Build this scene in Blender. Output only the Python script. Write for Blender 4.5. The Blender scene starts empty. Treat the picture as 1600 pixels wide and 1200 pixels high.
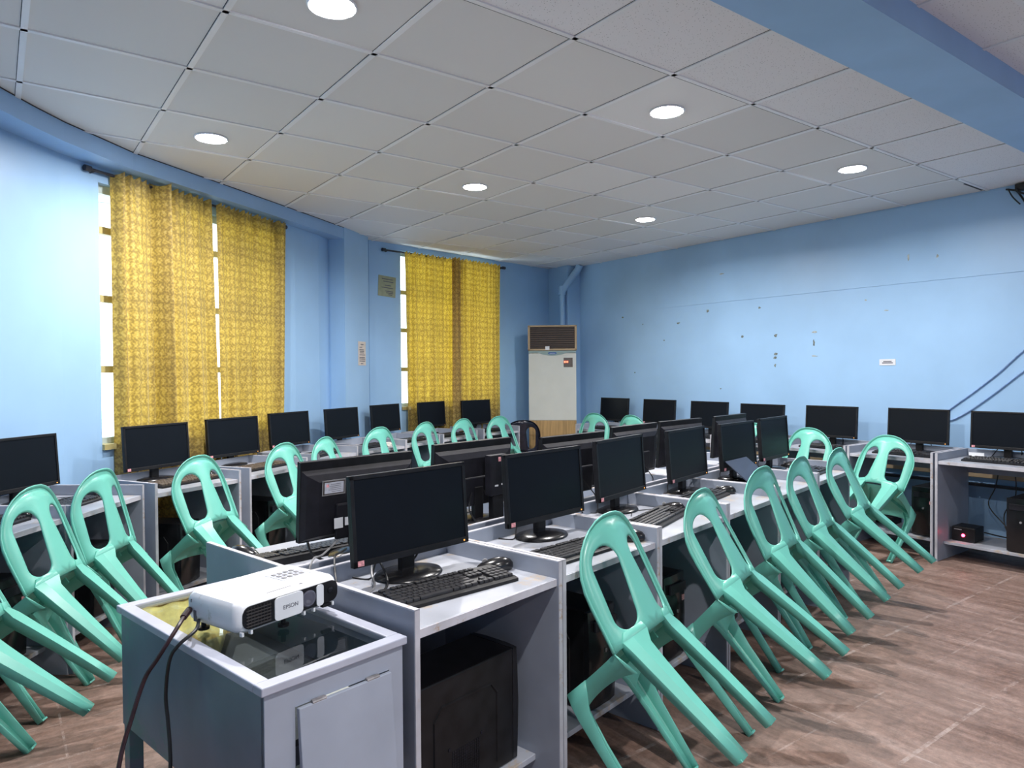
import bpy, bmesh, math, random
from mathutils import Vector, Matrix
random.seed(7)
SC = bpy.context.scene
COL = SC.collection
PI = math.pi
R = math.radians

# ------------------------------------------------------------------ camera
CAM_H = 1.38
yaw, pitch, roll = 0.93541964, -0.01565555, -0.0069539
fw = Vector((math.cos(yaw)*math.cos(pitch), math.sin(yaw)*math.cos(pitch), math.sin(pitch)))
rt = Vector((math.sin(yaw), -math.cos(yaw), 0))
up = rt.cross(fw)
r2 = rt*math.cos(roll) + up*math.sin(roll)
u2 = -rt*math.sin(roll) + up*math.cos(roll)
cd = bpy.data.cameras.new('camera')
cd.sensor_width = 36; cd.sensor_fit = 'HORIZONTAL'
cd.lens = 1098.03/1600*36
cd.clip_start = 0.02; cd.clip_end = 200
cam = bpy.data.objects.new('camera', cd)
m = Matrix((r2, u2, -fw)).transposed().to_4x4()
m.translation = Vector((0, 0, CAM_H))
cam.matrix_world = m
COL.objects.link(cam)
SC.camera = cam

# ------------------------------------------------------------------ world, exposure
SC.view_settings.view_transform = 'Standard'
SC.view_settings.look = 'None'
SC.view_settings.gamma = 1
SC.view_settings.use_curve_mapping = False
SC.view_settings.exposure = 0.0
w = bpy.data.worlds.new('world'); SC.world = w; w.use_nodes = True
bg = w.node_tree.nodes['Background']
bg.inputs[0].default_value = (0.86, 0.94, 1.0, 1)
bg.inputs[1].default_value = 6.0
LAMP_W = 36.0
CEIL = 2.7586

# ------------------------------------------------------------------ materials
def nodes_of(mt):
    mt.use_nodes = True
    return mt.node_tree.nodes, mt.node_tree.links
def ramp(N, L, src, stops):
    r = N.new('ShaderNodeValToRGB')
    e = r.color_ramp.elements
    while len(e) < len(stops): e.new(0.5)
    for el, (p, c) in zip(e, stops):
        el.position = p; el.color = (c[0], c[1], c[2], 1)
    L.new(src, r.inputs[0]); return r.outputs[0]
def mat(name, col, rough=0.5, var=0.06, scale=8.0, bump=0.0, metal=0.0, bscale=None, spec=0.5, coat=0.0, wear=None, wear_at=0.62, wscale=5.0, aniso=(1, 1, 1)):
    mt = bpy.data.materials.new(name)
    N, L = nodes_of(mt); b = N['Principled BSDF']
    tc = N.new('ShaderNodeTexCoord'); mp = N.new('ShaderNodeMapping')
    mp.inputs['Scale'].default_value = aniso
    L.new(tc.outputs['Object'], mp.inputs[0])
    n = N.new('ShaderNodeTexNoise'); n.inputs['Scale'].default_value = scale; n.inputs['Detail'].default_value = 4
    L.new(mp.outputs[0], n.inputs['Vector'])
    lo = tuple(max(0, c*(1-var*2)) for c in col); hi = tuple(min(1, c*(1+var*2)) for c in col)
    out = ramp(N, L, n.outputs[0], [(0.3, lo), (0.7, hi)])
    if wear:
        n2 = N.new('ShaderNodeTexNoise'); n2.inputs['Scale'].default_value = wscale; n2.inputs['Detail'].default_value = 8
        n2.inputs['Roughness'].default_value = 0.75
        L.new(mp.outputs[0], n2.inputs['Vector'])
        f = ramp(N, L, n2.outputs[0], [(wear_at, (0, 0, 0)), (wear_at+0.06, (1, 1, 1))])
        mx = N.new('ShaderNodeMix'); mx.data_type = 'RGBA'
        L.new(f, mx.inputs[0]); L.new(out, mx.inputs[6]); mx.inputs[7].default_value = (*wear, 1)
        out = mx.outputs[2]
    L.new(out, b.inputs['Base Color'])
    b.inputs['Roughness'].default_value = rough; b.inputs['Metallic'].default_value = metal
    b.inputs['Specular IOR Level'].default_value = spec
    b.inputs['Coat Weight'].default_value = coat
    if bump:
        bn = N.new('ShaderNodeTexNoise'); bn.inputs['Scale'].default_value = bscale or scale*4; bn.inputs['Detail'].default_value = 3
        L.new(mp.outputs[0], bn.inputs['Vector'])
        bp = N.new('ShaderNodeBump'); bp.inputs['Strength'].default_value = bump; bp.inputs['Distance'].default_value = 0.004
        L.new(bn.outputs[0], bp.inputs['Height']); L.new(bp.outputs[0], b.inputs['Normal'])
    return mt
def emit(name, col, s):
    mt = bpy.data.materials.new(name); N, L = nodes_of(mt); b = N['Principled BSDF']
    b.inputs['Base Color'].default_value = (*col, 1)
    b.inputs['Emission Color'].default_value = (*col, 1); b.inputs['Emission Strength'].default_value = s
    return mt

M = {}
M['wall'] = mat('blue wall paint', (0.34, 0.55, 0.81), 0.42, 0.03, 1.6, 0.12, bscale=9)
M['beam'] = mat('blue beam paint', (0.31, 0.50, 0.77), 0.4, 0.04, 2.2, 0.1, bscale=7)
M['chip'] = mat('chipped plaster', (0.16, 0.18, 0.17), 0.8, 0.3, 40)
M['chip_pale'] = mat('pale scraped plaster', (0.42, 0.44, 0.42), 0.8, 0.2, 40)
M['desk'] = mat('grey desk paint', (0.295, 0.33, 0.405), 0.38, 0.05, 5, 0.06, wear=(0.40, 0.41, 0.45), wear_at=0.68, wscale=4)
M['desk_top'] = mat('worn white grey worktop', (0.385, 0.405, 0.46), 0.36, 0.08, 6, 0.05, wear=(0.44, 0.37, 0.30), wear_at=0.56, wscale=5)
M['desk_edge'] = mat('pale desk edge', (0.48, 0.48, 0.53), 0.5, 0.08, 12, wear=(0.40, 0.28, 0.19), wear_at=0.57, wscale=9)
M['desk_in'] = mat('grey backing board', (0.20, 0.225, 0.28), 0.6, 0.1, 4)
M['table'] = mat('shaded table side paint', (0.15, 0.195, 0.255), 0.3, 0.10, 3.5, 0.08, wear=(0.10, 0.22, 0.235), wear_at=0.56, wscale=2.2)  # shaded copy of the table paint; darkening and teal reflection are in the colour
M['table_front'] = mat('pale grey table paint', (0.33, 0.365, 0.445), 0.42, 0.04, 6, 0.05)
M['table_rim'] = mat('light grey table rim paint', (0.43, 0.45, 0.54), 0.4, 0.05, 8, wear=(0.5, 0.38, 0.3), wear_at=0.68, wscale=9)
M['table_in'] = mat('dark table inside', (0.035, 0.04, 0.05), 0.6, 0.3, 6, wear=(0.10, 0.11, 0.12), wear_at=0.6, wscale=6)
M['black'] = mat('black plastic', (0.009, 0.009, 0.011), 0.42, 0.2, 20, 0.05, bscale=300, spec=0.3)
M['black_shell'] = mat('black textured plastic', (0.010, 0.010, 0.015), 0.48, 0.2, 20, 0.08, bscale=400, spec=0.3)
M['screen'] = mat('switched off screen', (0.007, 0.009, 0.013), 0.30, 0.05, 3, spec=0.12)
M['key'] = mat('black keycaps', (0.022, 0.022, 0.025), 0.36, 0.15, 60)
M['key_brown'] = mat('dusty brown keycaps', (0.10, 0.075, 0.055), 0.45, 0.2, 60)
M['glossblack'] = mat('glossy black plastic', (0.010, 0.010, 0.012), 0.22, 0.1, 20)
M['navy'] = mat('navy black chair plastic', (0.018, 0.020, 0.035), 0.2, 0.1, 20)
M['mint'] = mat('mint green plastic', (0.145, 0.49, 0.405), 0.33, 0.03, 6, 0.04, bscale=60, wear=(0.24, 0.52, 0.44), wear_at=0.70, wscale=7)
M['pink'] = mat('pink sticker paper', (0.80, 0.33, 0.36), 0.6, 0.2, 120)
M['orange'] = emit('orange standby light', (1.0, 0.42, 0.08), 1.2)
M['cable'] = mat('black rubber cable', (0.010, 0.010, 0.012), 0.45, 0.1, 30)
M['cable_brown'] = mat('dark brown power cable', (0.035, 0.015, 0.018), 0.4, 0.2, 30)
M['cable_grey'] = mat('grey cable', (0.22, 0.22, 0.23), 0.4, 0.1, 30)
M['cable_blue'] = mat('blue painted cable', (0.22, 0.36, 0.62), 0.5, 0.1, 30)
M['steel'] = mat('worn steel', (0.38, 0.36, 0.36), 0.4, 0.2, 50, metal=0.7)
M['white'] = mat('white projector plastic', (0.78, 0.80, 0.84), 0.35, 0.02, 10, wear=(0.55, 0.56, 0.52), wear_at=0.62, wscale=7)
M['white2'] = mat('smooth white plastic', (0.74, 0.76, 0.80), 0.3, 0.02, 10)
M['ink'] = mat('grey printed ink', (0.12, 0.12, 0.15), 0.6, 0.05, 10)
M['ink_blue'] = mat('blue printed ink', (0.03, 0.12, 0.35), 0.5, 0.05, 10)
M['wood'] = mat('tan wood grain laminate', (0.40, 0.26, 0.11), 0.45, 0.14, 5, aniso=(8, 8, 0.6))
M['wood_frame'] = mat('pale tan plastic frame', (0.42, 0.31, 0.19), 0.45, 0.05, 6)
M['ac_white'] = mat('ivory metal panel', (0.60, 0.62, 0.58), 0.35, 0.02, 4)
M['ac_band'] = mat('grey green plastic band', (0.26, 0.36, 0.36), 0.4, 0.03, 8)
M['ac_dark'] = mat('dark brown louvres', (0.030, 0.018, 0.014), 0.5, 0.1, 20)
M['ac_slat'] = mat('brown louvre slats', (0.115, 0.075, 0.055), 0.45, 0.1, 20)
M['ac_disp'] = mat('grey display window', (0.14, 0.12, 0.11), 0.25, 0.05, 20)
M['slat_dark'] = mat('dark grey vent slats', (0.05, 0.045, 0.045), 0.45, 0.1, 20)
M['red_led'] = emit('red display digits', (1.0, 0.10, 0.05), 7)
M['red_lamp'] = emit('red power light', (1.0, 0.02, 0.06), 40)
M['rod'] = mat('dark curtain rod', (0.035, 0.035, 0.045), 0.45, 0.2, 20, metal=0.3)
M['frame_yellow'] = mat('aged window frame paint', (0.42, 0.36, 0.16), 0.5, 0.1, 10)
M['frame_pale'] = mat('pale window frame paint', (0.50, 0.60, 0.60), 0.5, 0.1, 10)
M['tbar'] = mat('white ceiling bar', (0.86, 0.86, 0.87), 0.45, 0.03, 3)
M['gap'] = mat('dark gaps and shadow lines', (0.05, 0.05, 0.055), 0.9, 0.1, 3)
M['paper_y'] = mat('yellowed notice paper', (0.36, 0.38, 0.25), 0.6, 0.05, 20)
M['paper_p'] = mat('cream notice paper', (0.66, 0.58, 0.52), 0.6, 0.05, 20)
M['paper_w'] = mat('white label plate', (0.74, 0.76, 0.80), 0.5, 0.03, 20)
M['label'] = mat('silver label', (0.50, 0.52, 0.60), 0.35, 0.06, 60)
M['cloth_y'] = mat('yellow cloth in the box', (0.52, 0.45, 0.16), 0.8, 0.16, 14, 0.3, wear=(0.50, 0.47, 0.24), wear_at=0.53, wscale=9)
M['lens'] = mat('projector lens glass', (0.10, 0.10, 0.13), 0.06, 0.05, 5, coat=0.5)
M['slate'] = mat('slate blue folder', (0.028, 0.036, 0.062), 0.3, 0.05, 10)
M['pad'] = mat('translucent grey stand plate', (0.06, 0.06, 0.055), 0.25, 0.1, 20)
M['diffuser'] = emit('lit downlight diffuser', (1.0, 0.98, 0.97), 80)
M['crumple'] = mat('crumpled paper', (0.62, 0.60, 0.56), 0.7, 0.1, 30)

def glass_mat(name, col, rough=0.02, a=0.75):
    mt = bpy.data.materials.new(name); N, L = nodes_of(mt)
    out = N['Material Output']; N.remove(N['Principled BSDF'])
    g = N.new('ShaderNodeBsdfGlossy'); g.inputs['Roughness'].default_value = rough
    t = N.new('ShaderNodeBsdfTransparent'); t.inputs[0].default_value = (*col, 1)
    f = N.new('ShaderNodeFresnel'); f.inputs[0].default_value = 1.52
    n = N.new('ShaderNodeTexNoise'); n.inputs['Scale'].default_value = 14
    b = N.new('ShaderNodeBump'); b.inputs['Strength'].default_value = 0.02
    L.new(n.outputs[0], b.inputs['Height']); L.new(b.outputs[0], g.inputs['Normal'])
    mx = N.new('ShaderNodeMixShader')
    gm = N.new('ShaderNodeNewGeometry'); inv = N.new('ShaderNodeMath'); inv.operation = 'SUBTRACT'; inv.inputs[0].default_value = 1
    L.new(gm.outputs['Backfacing'], inv.inputs[1]); ml = N.new('ShaderNodeMath'); ml.operation = 'MULTIPLY'   # the thin pane reflects at its outer face
    L.new(f.outputs[0], ml.inputs[0]); L.new(inv.outputs[0], ml.inputs[1])
    L.new(ml.outputs[0], mx.inputs[0]); L.new(t.outputs[0], mx.inputs[1]); L.new(g.outputs[0], mx.inputs[2])
    L.new(mx.outputs[0], out.inputs[0])
    return mt
M['glass'] = glass_mat('table glass', (0.90, 0.93, 0.92))
M['window_glass'] = glass_mat('window glass', (0.9, 0.95, 0.95))

def curtain_mat():
    mt = bpy.data.materials.new('gold damask curtain'); N, L = nodes_of(mt)
    out = N['Material Output']; N.remove(N['Principled BSDF'])
    uv = N.new('ShaderNodeUVMap')
    dn = N.new('ShaderNodeTexNoise'); dn.inputs['Scale'].default_value = 14; dn.inputs['Detail'].default_value = 2
    L.new(uv.outputs[0], dn.inputs['Vector'])
    mixv = N.new('ShaderNodeMix'); mixv.data_type = 'VECTOR'; mixv.inputs[0].default_value = 0.06
    L.new(uv.outputs[0], mixv.inputs[4]); L.new(dn.outputs['Color'], mixv.inputs[5])
    sp = N.new('ShaderNodeSeparateXYZ'); L.new(mixv.outputs[1], sp.inputs[0])
    def mth(op, a, b=None, c=None):
        x = N.new('ShaderNodeMath'); x.operation = op
        for i, v_ in enumerate((a, b, c)):
            if v_ is None: continue
            if isinstance(v_, (int, float)): x.inputs[i].default_value = v_
            else: L.new(v_, x.inputs[i])
        return x.outputs[0]
    U = sp.outputs[0]; V = sp.outputs[1]
    cu = mth('COSINE', mth('MULTIPLY', U, 2*PI/0.085)); cv = mth('COSINE', mth('MULTIPLY', V, 2*PI/0.115))
    su = mth('COSINE', mth('MULTIPLY', U, 2*PI/0.0283)); sv = mth('SINE', mth('MULTIPLY', V, 2*PI/0.029))
    a = mth('MULTIPLY', cu, cv); b = mth('MULTIPLY', su, sv)
    s = mth('ADD', mth('MULTIPLY', mth('ABSOLUTE', a), 0.75), mth('MULTIPLY', b, 0.30))
    fn = N.new('ShaderNodeTexNoise'); fn.inputs['Scale'].default_value = 75; fn.inputs['Detail'].default_value = 3
    L.new(uv.outputs[0], fn.inputs['Vector'])
    s2 = mth('ADD', s, mth('MULTIPLY', mth('SUBTRACT', fn.outputs[0], 0.5), 2.6))
    col = ramp(N, L, s2, [(0.0, (0.235, 0.172, 0.055)), (0.25, (0.34, 0.245, 0.070)), (0.60, (0.43, 0.31, 0.080)), (1.0, (0.48, 0.38, 0.15))])
    colt = ramp(N, L, s2, [(0.0, (0.46, 0.26, 0.02)), (0.5, (0.72, 0.43, 0.03)), (1.0, (0.82, 0.52, 0.05))])
    d = N.new('ShaderNodeBsdfPrincipled'); L.new(col, d.inputs['Base Color']); d.inputs['Roughness'].default_value = 0.6
    d.inputs['Sheen Weight'].default_value = 0.2
    t = N.new('ShaderNodeBsdfTranslucent'); L.new(colt, t.inputs[0])
    mx = N.new('ShaderNodeMixShader'); mx.inputs[0].default_value = 0.30
    L.new(d.outputs[0], mx.inputs[1]); L.new(t.outputs[0], mx.inputs[2]); L.new(mx.outputs[0], out.inputs[0])
    return mt
M['curtain'] = curtain_mat()

def floor_mat():
    mt = bpy.data.materials.new('worn brown floor'); N, L = nodes_of(mt); b = N['Principled BSDF']
    geo = N.new('ShaderNodeNewGeometry')
    def mth(op, a, b_=None):
        x = N.new('ShaderNodeMath'); x.operation = op
        for i, v_ in enumerate((a, b_)):
            if v_ is None: continue
            if isinstance(v_, (int, float)): x.inputs[i].default_value = v_
            else: L.new(v_, x.inputs[i])
        return x.outputs[0]
    def noise(sc, vec, det=5, ro=0.6, s=1.0):
        mp = N.new('ShaderNodeMapping'); mp.inputs['Scale'].default_value = sc
        L.new(geo.outputs['Position'], mp.inputs[0])
        n = N.new('ShaderNodeTexNoise'); n.inputs['Scale'].default_value = s; n.inputs['Detail'].default_value = det; n.inputs['Roughness'].default_value = ro
        L.new(mp.outputs[0], n.inputs['Vector']); return n.outputs[0]
    ny = noise((9, 1.3, 1), None, 7, 0.7)      # streaks along Y
    nx = noise((1.3, 9, 1), None, 7, 0.7)      # streaks along X
    sp = N.new('ShaderNodeSeparateXYZ'); L.new(geo.outputs['Position'], sp.inputs[0])
    sel = mth('LESS_THAN', sp.outputs[0], 0.95)
    mx = N.new('ShaderNodeMix'); L.new(sel, mx.inputs[0]); L.new(ny, mx.inputs[2]); L.new(nx, mx.inputs[3])
    base = ramp(N, L, mx.outputs[0], [(0.28, (0.085, 0.044, 0.031)), (0.42, (0.158, 0.093, 0.069)), (0.54, (0.232, 0.150, 0.120)), (0.70, (0.35, 0.252, 0.217))])
    fine = noise((14, 14, 1), None, 8, 0.85, 1.6)
    ff = ramp(N, L, fine, [(0.36, (0.55, 0.55, 0.53)), (0.5, (1, 1, 1)), (0.66, (1.5, 1.48, 1.48))])
    mm_ = N.new('ShaderNodeMix'); mm_.data_type = 'RGBA'; mm_.blend_type = 'MULTIPLY'; mm_.inputs[0].default_value = 0.85
    L.new(base, mm_.inputs[6]); L.new(ff, mm_.inputs[7]); base = mm_.outputs[2]
    big = noise((1, 1, 1), None, 5, 0.7, 1.3)
    bf = ramp(N, L, big, [(0.40, (0, 0, 0)), (0.66, (1, 1, 1))])
    m1 = N.new('ShaderNodeMix'); m1.data_type = 'RGBA'
    L.new(mth('MULTIPLY', bf, 0.35), m1.inputs[0]); L.new(base, m1.inputs[6]); m1.inputs[7].default_value = (0.31, 0.228, 0.20, 1)
    # whitish worn seams along X every 0.61 m and along Y every 0.61 m
    def seam(c, off, per, wd):
        a = mth('MODULO', mth('ADD', c, off+100*per), per)
        return mth('LESS_THAN', mth('ABSOLUTE', mth('SUBTRACT', a, per/2)), wd)
    br = noise((5, 5, 1), None, 6, 0.8, 2.0)
    brm = ramp(N, L, br, [(0.46, (0, 0, 0)), (0.60, (1, 1, 1))])
    s1 = seam(sp.outputs[1], -1.165+0.3048, 0.6096, 0.008); s2 = mth('MAXIMUM', seam(sp.outputs[0], 0.11, 0.6096, 0.004), mth('MULTIPLY', seam(sp.outputs[1], -1.165+0.1524, 0.3048, 0.004), 0.7))
    sc = noise((60, 2.0, 1), None, 6, 0.75)
    scm = ramp(N, L, sc, [(0.70, (0, 0, 0)), (0.74, (1, 1, 1))])
    sx = mth('MAXIMUM', mth('MULTIPLY', mth('MAXIMUM', s1, s2), mth('MULTIPLY', brm, 0.75)), mth('MULTIPLY', scm, 0.45))
    m2 = N.new('ShaderNodeMix'); m2.data_type = 'RGBA'
    L.new(sx, m2.inputs[0]); L.new(m1.outputs[2], m2.inputs[6]); m2.inputs[7].default_value = (0.42, 0.34, 0.31, 1)
    L.new(m2.outputs[2], b.inputs['Base Color'])
    rr = N.new('ShaderNodeMapRange'); L.new(big, rr.inputs[0]); rr.inputs[3].default_value = 0.42; rr.inputs[4].default_value = 0.62
    L.new(rr.outputs[0], b.inputs['Roughness'])
    bp = N.new('ShaderNodeBump'); bp.inputs['Strength'].default_value = 0.25; bp.inputs['Distance'].default_value = 0.003
    L.new(mx.outputs[0], bp.inputs['Height']); L.new(bp.outputs[0], b.inputs['Normal'])
    return mt
M['floor'] = floor_mat()

GX, GY, TS = 1.946, 2.184, 0.6096       # ceiling grid node and tile size
def ceil_mat():
    mt = bpy.data.materials.new('ceiling tiles'); N, L = nodes_of(mt); b = N['Principled BSDF']
    geo = N.new('ShaderNodeNewGeometry')
    mp = N.new('ShaderNodeMapping'); mp.inputs['Location'].default_value = (-GX/TS, -GY/TS, 0); mp.inputs['Scale'].default_value = (1/TS, 1/TS, 1)
    L.new(geo.outputs['Position'], mp.inputs[0])
    fl = N.new('ShaderNodeVectorMath'); fl.operation = 'FLOOR'; L.new(mp.outputs[0], fl.inputs[0])
    wn = N.new('ShaderNodeTexWhiteNoise'); wn.noise_dimensions = '2D'; L.new(fl.outputs[0], wn.inputs['Vector'])
    smooth = ramp(N, L, wn.outputs[0], [(0.0, (0.74, 0.725, 0.705)), (0.90, (0.78, 0.765, 0.745)), (0.93, (0.84, 0.83, 0.82))])
    sp = N.new('ShaderNodeSeparateXYZ'); L.new(geo.outputs['Position'], sp.inputs[0])
    vo = N.new('ShaderNodeTexVoronoi'); vo.inputs['Scale'].default_value = 85; L.new(geo.outputs['Position'], vo.inputs['Vector'])
    pin = ramp(N, L, vo.outputs['Distance'], [(0.12, (0.42, 0.41, 0.41)), (0.20, (0.86, 0.845, 0.855))])
    lt = N.new('ShaderNodeMath'); lt.operation = 'LESS_THAN'; L.new(sp.outputs[1], lt.inputs[0]); lt.inputs[1].default_value = GY
    gt = N.new('ShaderNodeMath'); gt.operation = 'GREATER_THAN'; L.new(sp.outputs[1], gt.inputs[0]); gt.inputs[1].default_value = GY+TS*5
    m1 = N.new('ShaderNodeMix'); m1.data_type = 'RGBA'; L.new(lt.outputs[0], m1.inputs[0]); L.new(smooth, m1.inputs[6]); L.new(pin, m1.inputs[7])
    m2 = N.new('ShaderNodeMix'); m2.data_type = 'RGBA'; L.new(gt.outputs[0], m2.inputs[0]); L.new(m1.outputs[2], m2.inputs[6])
    far = ramp(N, L, wn.outputs[0], [(0.0, (0.72, 0.72, 0.745)), (1.0, (0.83, 0.83, 0.85))]); L.new(far, m2.inputs[7])
    L.new(m2.outputs[2], b.inputs['Base Color']); b.inputs['Roughness'].default_value = 0.75
    return mt
M['ceiling'] = ceil_mat()

# ------------------------------------------------------------------ mesh helpers
class MB:
    """collects shapes, links them as one mesh object"""
    def __init__(self):
        self.bm = bmesh.new(); self.mats = []; self.cur = 0
    def use(self, mt):
        if mt not in self.mats: self.mats.append(mt)
        self.cur = self.mats.index(mt); return self
    def _mark(self, faces):
        for f in faces: f.material_index = self.cur
    def box(self, x0, x1, y0, y1, z0, z1, bev=0.0, mtx=None, seg=2):
        vs = [self.bm.verts.new((x, y, z)) for x in (x0, x1) for y in (y0, y1) for z in (z0, z1)]
        idx = [(0, 1, 3, 2), (4, 6, 7, 5), (0, 4, 5, 1), (2, 3, 7, 6), (0, 2, 6, 4), (1, 5, 7, 3)]
        fs = [self.bm.faces.new([vs[i] for i in q]) for q in idx]
        self._mark(fs)
        if mtx is not None: bmesh.ops.transform(self.bm, matrix=mtx, verts=vs)
        if bev > 0:
            es = list({e for f in fs for e in f.edges})
            r = bmesh.ops.bevel(self.bm, geom=es, offset=bev, segments=seg, profile=0.5, affect='EDGES')
            self._mark(r['faces'])
        return self
    def prism(self, pts, z0, z1, mtx=None, bev=0.0):
        """pts: xy outline, extruded z0..z1"""
        a = [self.bm.verts.new((p[0], p[1], z0)) for p in pts]
        b = [self.bm.verts.new((p[0], p[1], z1)) for p in pts]
        n = len(pts)
        fs = [self.bm.faces.new(a[::-1]), self.bm.faces.new(b)]
        for i in range(n):
            fs.append(self.bm.faces.new([a[i], a[(i+1) % n], b[(i+1) % n], b[i]]))
        self._mark(fs)
        if mtx is not None: bmesh.ops.transform(self.bm, matrix=mtx, verts=a+b)
        if bev > 0:
            es = list({e for f in fs[:2] for e in f.edges})
            r = bmesh.ops.bevel(self.bm, geom=es, offset=bev, segments=2, profile=0.5, affect='EDGES'); self._mark(r['faces'])
        return self
    def lathe(self, prof, n=24, mtx=None, sx=1, sy=1, caps=True):
        rings = []
        for (r, z) in prof:
            rings.append([self.bm.verts.new((r*math.cos(2*PI*i/n)*sx, r*math.sin(2*PI*i/n)*sy, z)) for i in range(n)])
        fs = []
        for a, b in zip(rings, rings[1:]):
            for i in range(n):
                fs.append(self.bm.faces.new([a[i], a[(i+1) % n], b[(i+1) % n], b[i]]))
        if caps: fs.append(self.bm.faces.new(rings[0][::-1])); fs.append(self.bm.faces.new(rings[-1]))
        self._mark(fs)
        if mtx is not None: bmesh.ops.transform(self.bm, matrix=mtx, verts=[v for r in rings for v in r])
        return self
    def tube(self, pts, r, n=8, smooth=True, r_end=None):
        P = [Vector(p) for p in pts]
        if smooth and len(P) > 2:
            Q = []
            for i in range(len(P)-1):
                p0 = P[max(i-1, 0)]; p1 = P[i]; p2 = P[i+1]; p3 = P[min(i+2, len(P)-1)]
                for k in range(6):
                    t = k/6
                    Q.append(0.5*((2*p1) + (-p0+p2)*t + (2*p0-5*p1+4*p2-p3)*t*t + (-p0+3*p1-3*p2+p3)*t**3))
            Q.append(P[-1]); P = Q
        rings = []; prev = None
        for i, p in enumerate(P):
            d = (P[min(i+1, len(P)-1)] - P[max(i-1, 0)]).normalized()
            a = Vector((0, 0, 1)) if abs(d.z) < 0.95 else Vector((1, 0, 0))
            if prev is not None: a = prev
            s = d.cross(a)
            if s.length < 1e-5: s = d.orthogonal()
            s.normalize(); t = s.cross(d).normalized(); prev = t
            rr = r if r_end is None else r+(r_end-r)*i/(len(P)-1)
            rings.append([self.bm.verts.new(p + (s*math.cos(2*PI*k/n)+t*math.sin(2*PI*k/n))*rr) for k in range(n)])
        fs = []
        for a, b in zip(rings, rings[1:]):
            for i in range(n): fs.append(self.bm.faces.new([a[i], a[(i+1) % n], b[(i+1) % n], b[i]]))
        fs.append(self.bm.faces.new(rings[0][::-1])); fs.append(self.bm.faces.new(rings[-1]))
        self._mark(fs); return self
    def quad(self, a, b, c, d):
        f = self.bm.faces.new([self.bm.verts.new(p) for p in (a, b, c, d)]); self._mark([f]); return self
    def loft(self, secs, closed=False):
        R_ = [[self.bm.verts.new(p) for p in s] for s in secs]
        n = len(secs[0]); fs = []
        for a, b in zip(R_, R_[1:]):
            for i in range(n if closed else n-1): fs.append(self.bm.faces.new([a[i], a[(i+1) % n], b[(i+1) % n], b[i]]))
        self._mark(fs); return R_
    def build(self, name, mt=None, parent=None, smooth=False, angle=35, loc=None, fix=True):
        if mt is not None: self.mats = [mt] + [x for x in self.mats if x is not mt] if not self.mats else self.mats
        if fix: bmesh.ops.recalc_face_normals(self.bm, faces=self.bm.faces)
        me = bpy.data.meshes.new(name); self.bm.to_mesh(me); self.bm.free()
        for x in (self.mats or [mt]): me.materials.append(x)
        if smooth:
            me.polygons.foreach_set('use_smooth', [True]*len(me.polygons))
            try: me.set_sharp_from_angle(angle=R(angle))
            except Exception: pass
        o = bpy.data.objects.new(name, me); COL.objects.link(o)
        if parent is not None: o.parent = parent
        if loc is not None: o.location = loc
        return o

def empty(name, loc=(0, 0, 0), rz=0):
    o = bpy.data.objects.new(name, None); COL.objects.link(o); o.location = loc; o.rotation_euler = (0, 0, rz)
    o.empty_display_size = 0.1
    return o
def tag(o, label, cat, group=None):
    o['label'] = label; o['category'] = cat
    if group: o['group'] = group
    elif 'group' in o.keys(): del o['group']
    return o
def struct(o):
    o['kind'] = 'structure'; return o
def copy_tree(o, parent=None):
    c = o.copy(); COL.objects.link(c)
    if parent is not None: c.parent = parent
    for ch in list(o.children): copy_tree(ch, c)
    return c
def drop_parts(o, names):
    for ch in list(o.children):
        if ch.name.split('.')[0] in names: bpy.data.objects.remove(ch)
def text_mesh(name, s, size, mt, parent, mtx, depth=0.0004):
    cu = bpy.data.curves.new(name, 'FONT'); cu.body = s; cu.size = size; cu.extrude = depth; cu.align_x = 'CENTER'; cu.align_y = 'CENTER'
    t = bpy.data.objects.new(name, cu); COL.objects.link(t)
    dg = bpy.context.evaluated_depsgraph_get()
    me = bpy.data.meshes.new_from_object(t.evaluated_get(dg))
    bpy.data.objects.remove(t)
    me.materials.clear(); me.materials.append(mt)
    o = bpy.data.objects.new(name, me); COL.objects.link(o); o.parent = parent; o.matrix_local = mtx
    return o

# ------------------------------------------------------------------ room shell
b = MB(); b.box(-3.2, 6.3, -3.2, 7.6, -0.1, 0.0); struct(b.build('floor', M['floor']))
b = MB(); b.box(-3.2, 6.3, -3.2, 7.7, CEIL, CEIL+0.1); struct(b.build('ceiling', M['ceiling']))

def wall_run(name, pts, z0, z1, t, mt, side=1):
    """vertical wall along a polyline, thickness t on the left of its direction"""
    P = [Vector((p[0], p[1], 0)) for p in pts]
    out = []
    for i, p in enumerate(P):
        d0 = (P[i]-P[i-1]).normalized() if i > 0 else (P[1]-P[0]).normalized()
        d1 = (P[i+1]-P[i]).normalized() if i < len(P)-1 else d0
        n = (Vector((-d0.y, d0.x, 0))+Vector((-d1.y, d1.x, 0))).normalized()
        c = max(0.5, n.dot(Vector((-d0.y, d0.x, 0))))
        out.append(p+n*t*side/c)
    poly = [(p.x, p.y) for p in P]+[(p.x, p.y) for p in out[::-1]]
    b = MB()
    n = len(P)
    for i in range(n-1):
        q = [P[i], P[i+1], out[i+1], out[i]]
        vs0 = [b.bm.verts.new((v.x, v.y, z0)) for v in q]; vs1 = [b.bm.verts.new((v.x, v.y, z1)) for v in q]
        b.bm.faces.new(vs0); b.bm.faces.new(vs1)
        for k in range(4): b.bm.faces.new([vs0[k], vs0[(k+1) % 4], vs1[(k+1) % 4], vs1[k]])
    bmesh.ops.remove_doubles(b.bm, verts=b.bm.verts, dist=1e-5)
    return struct(b.build(name, mt))

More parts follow.
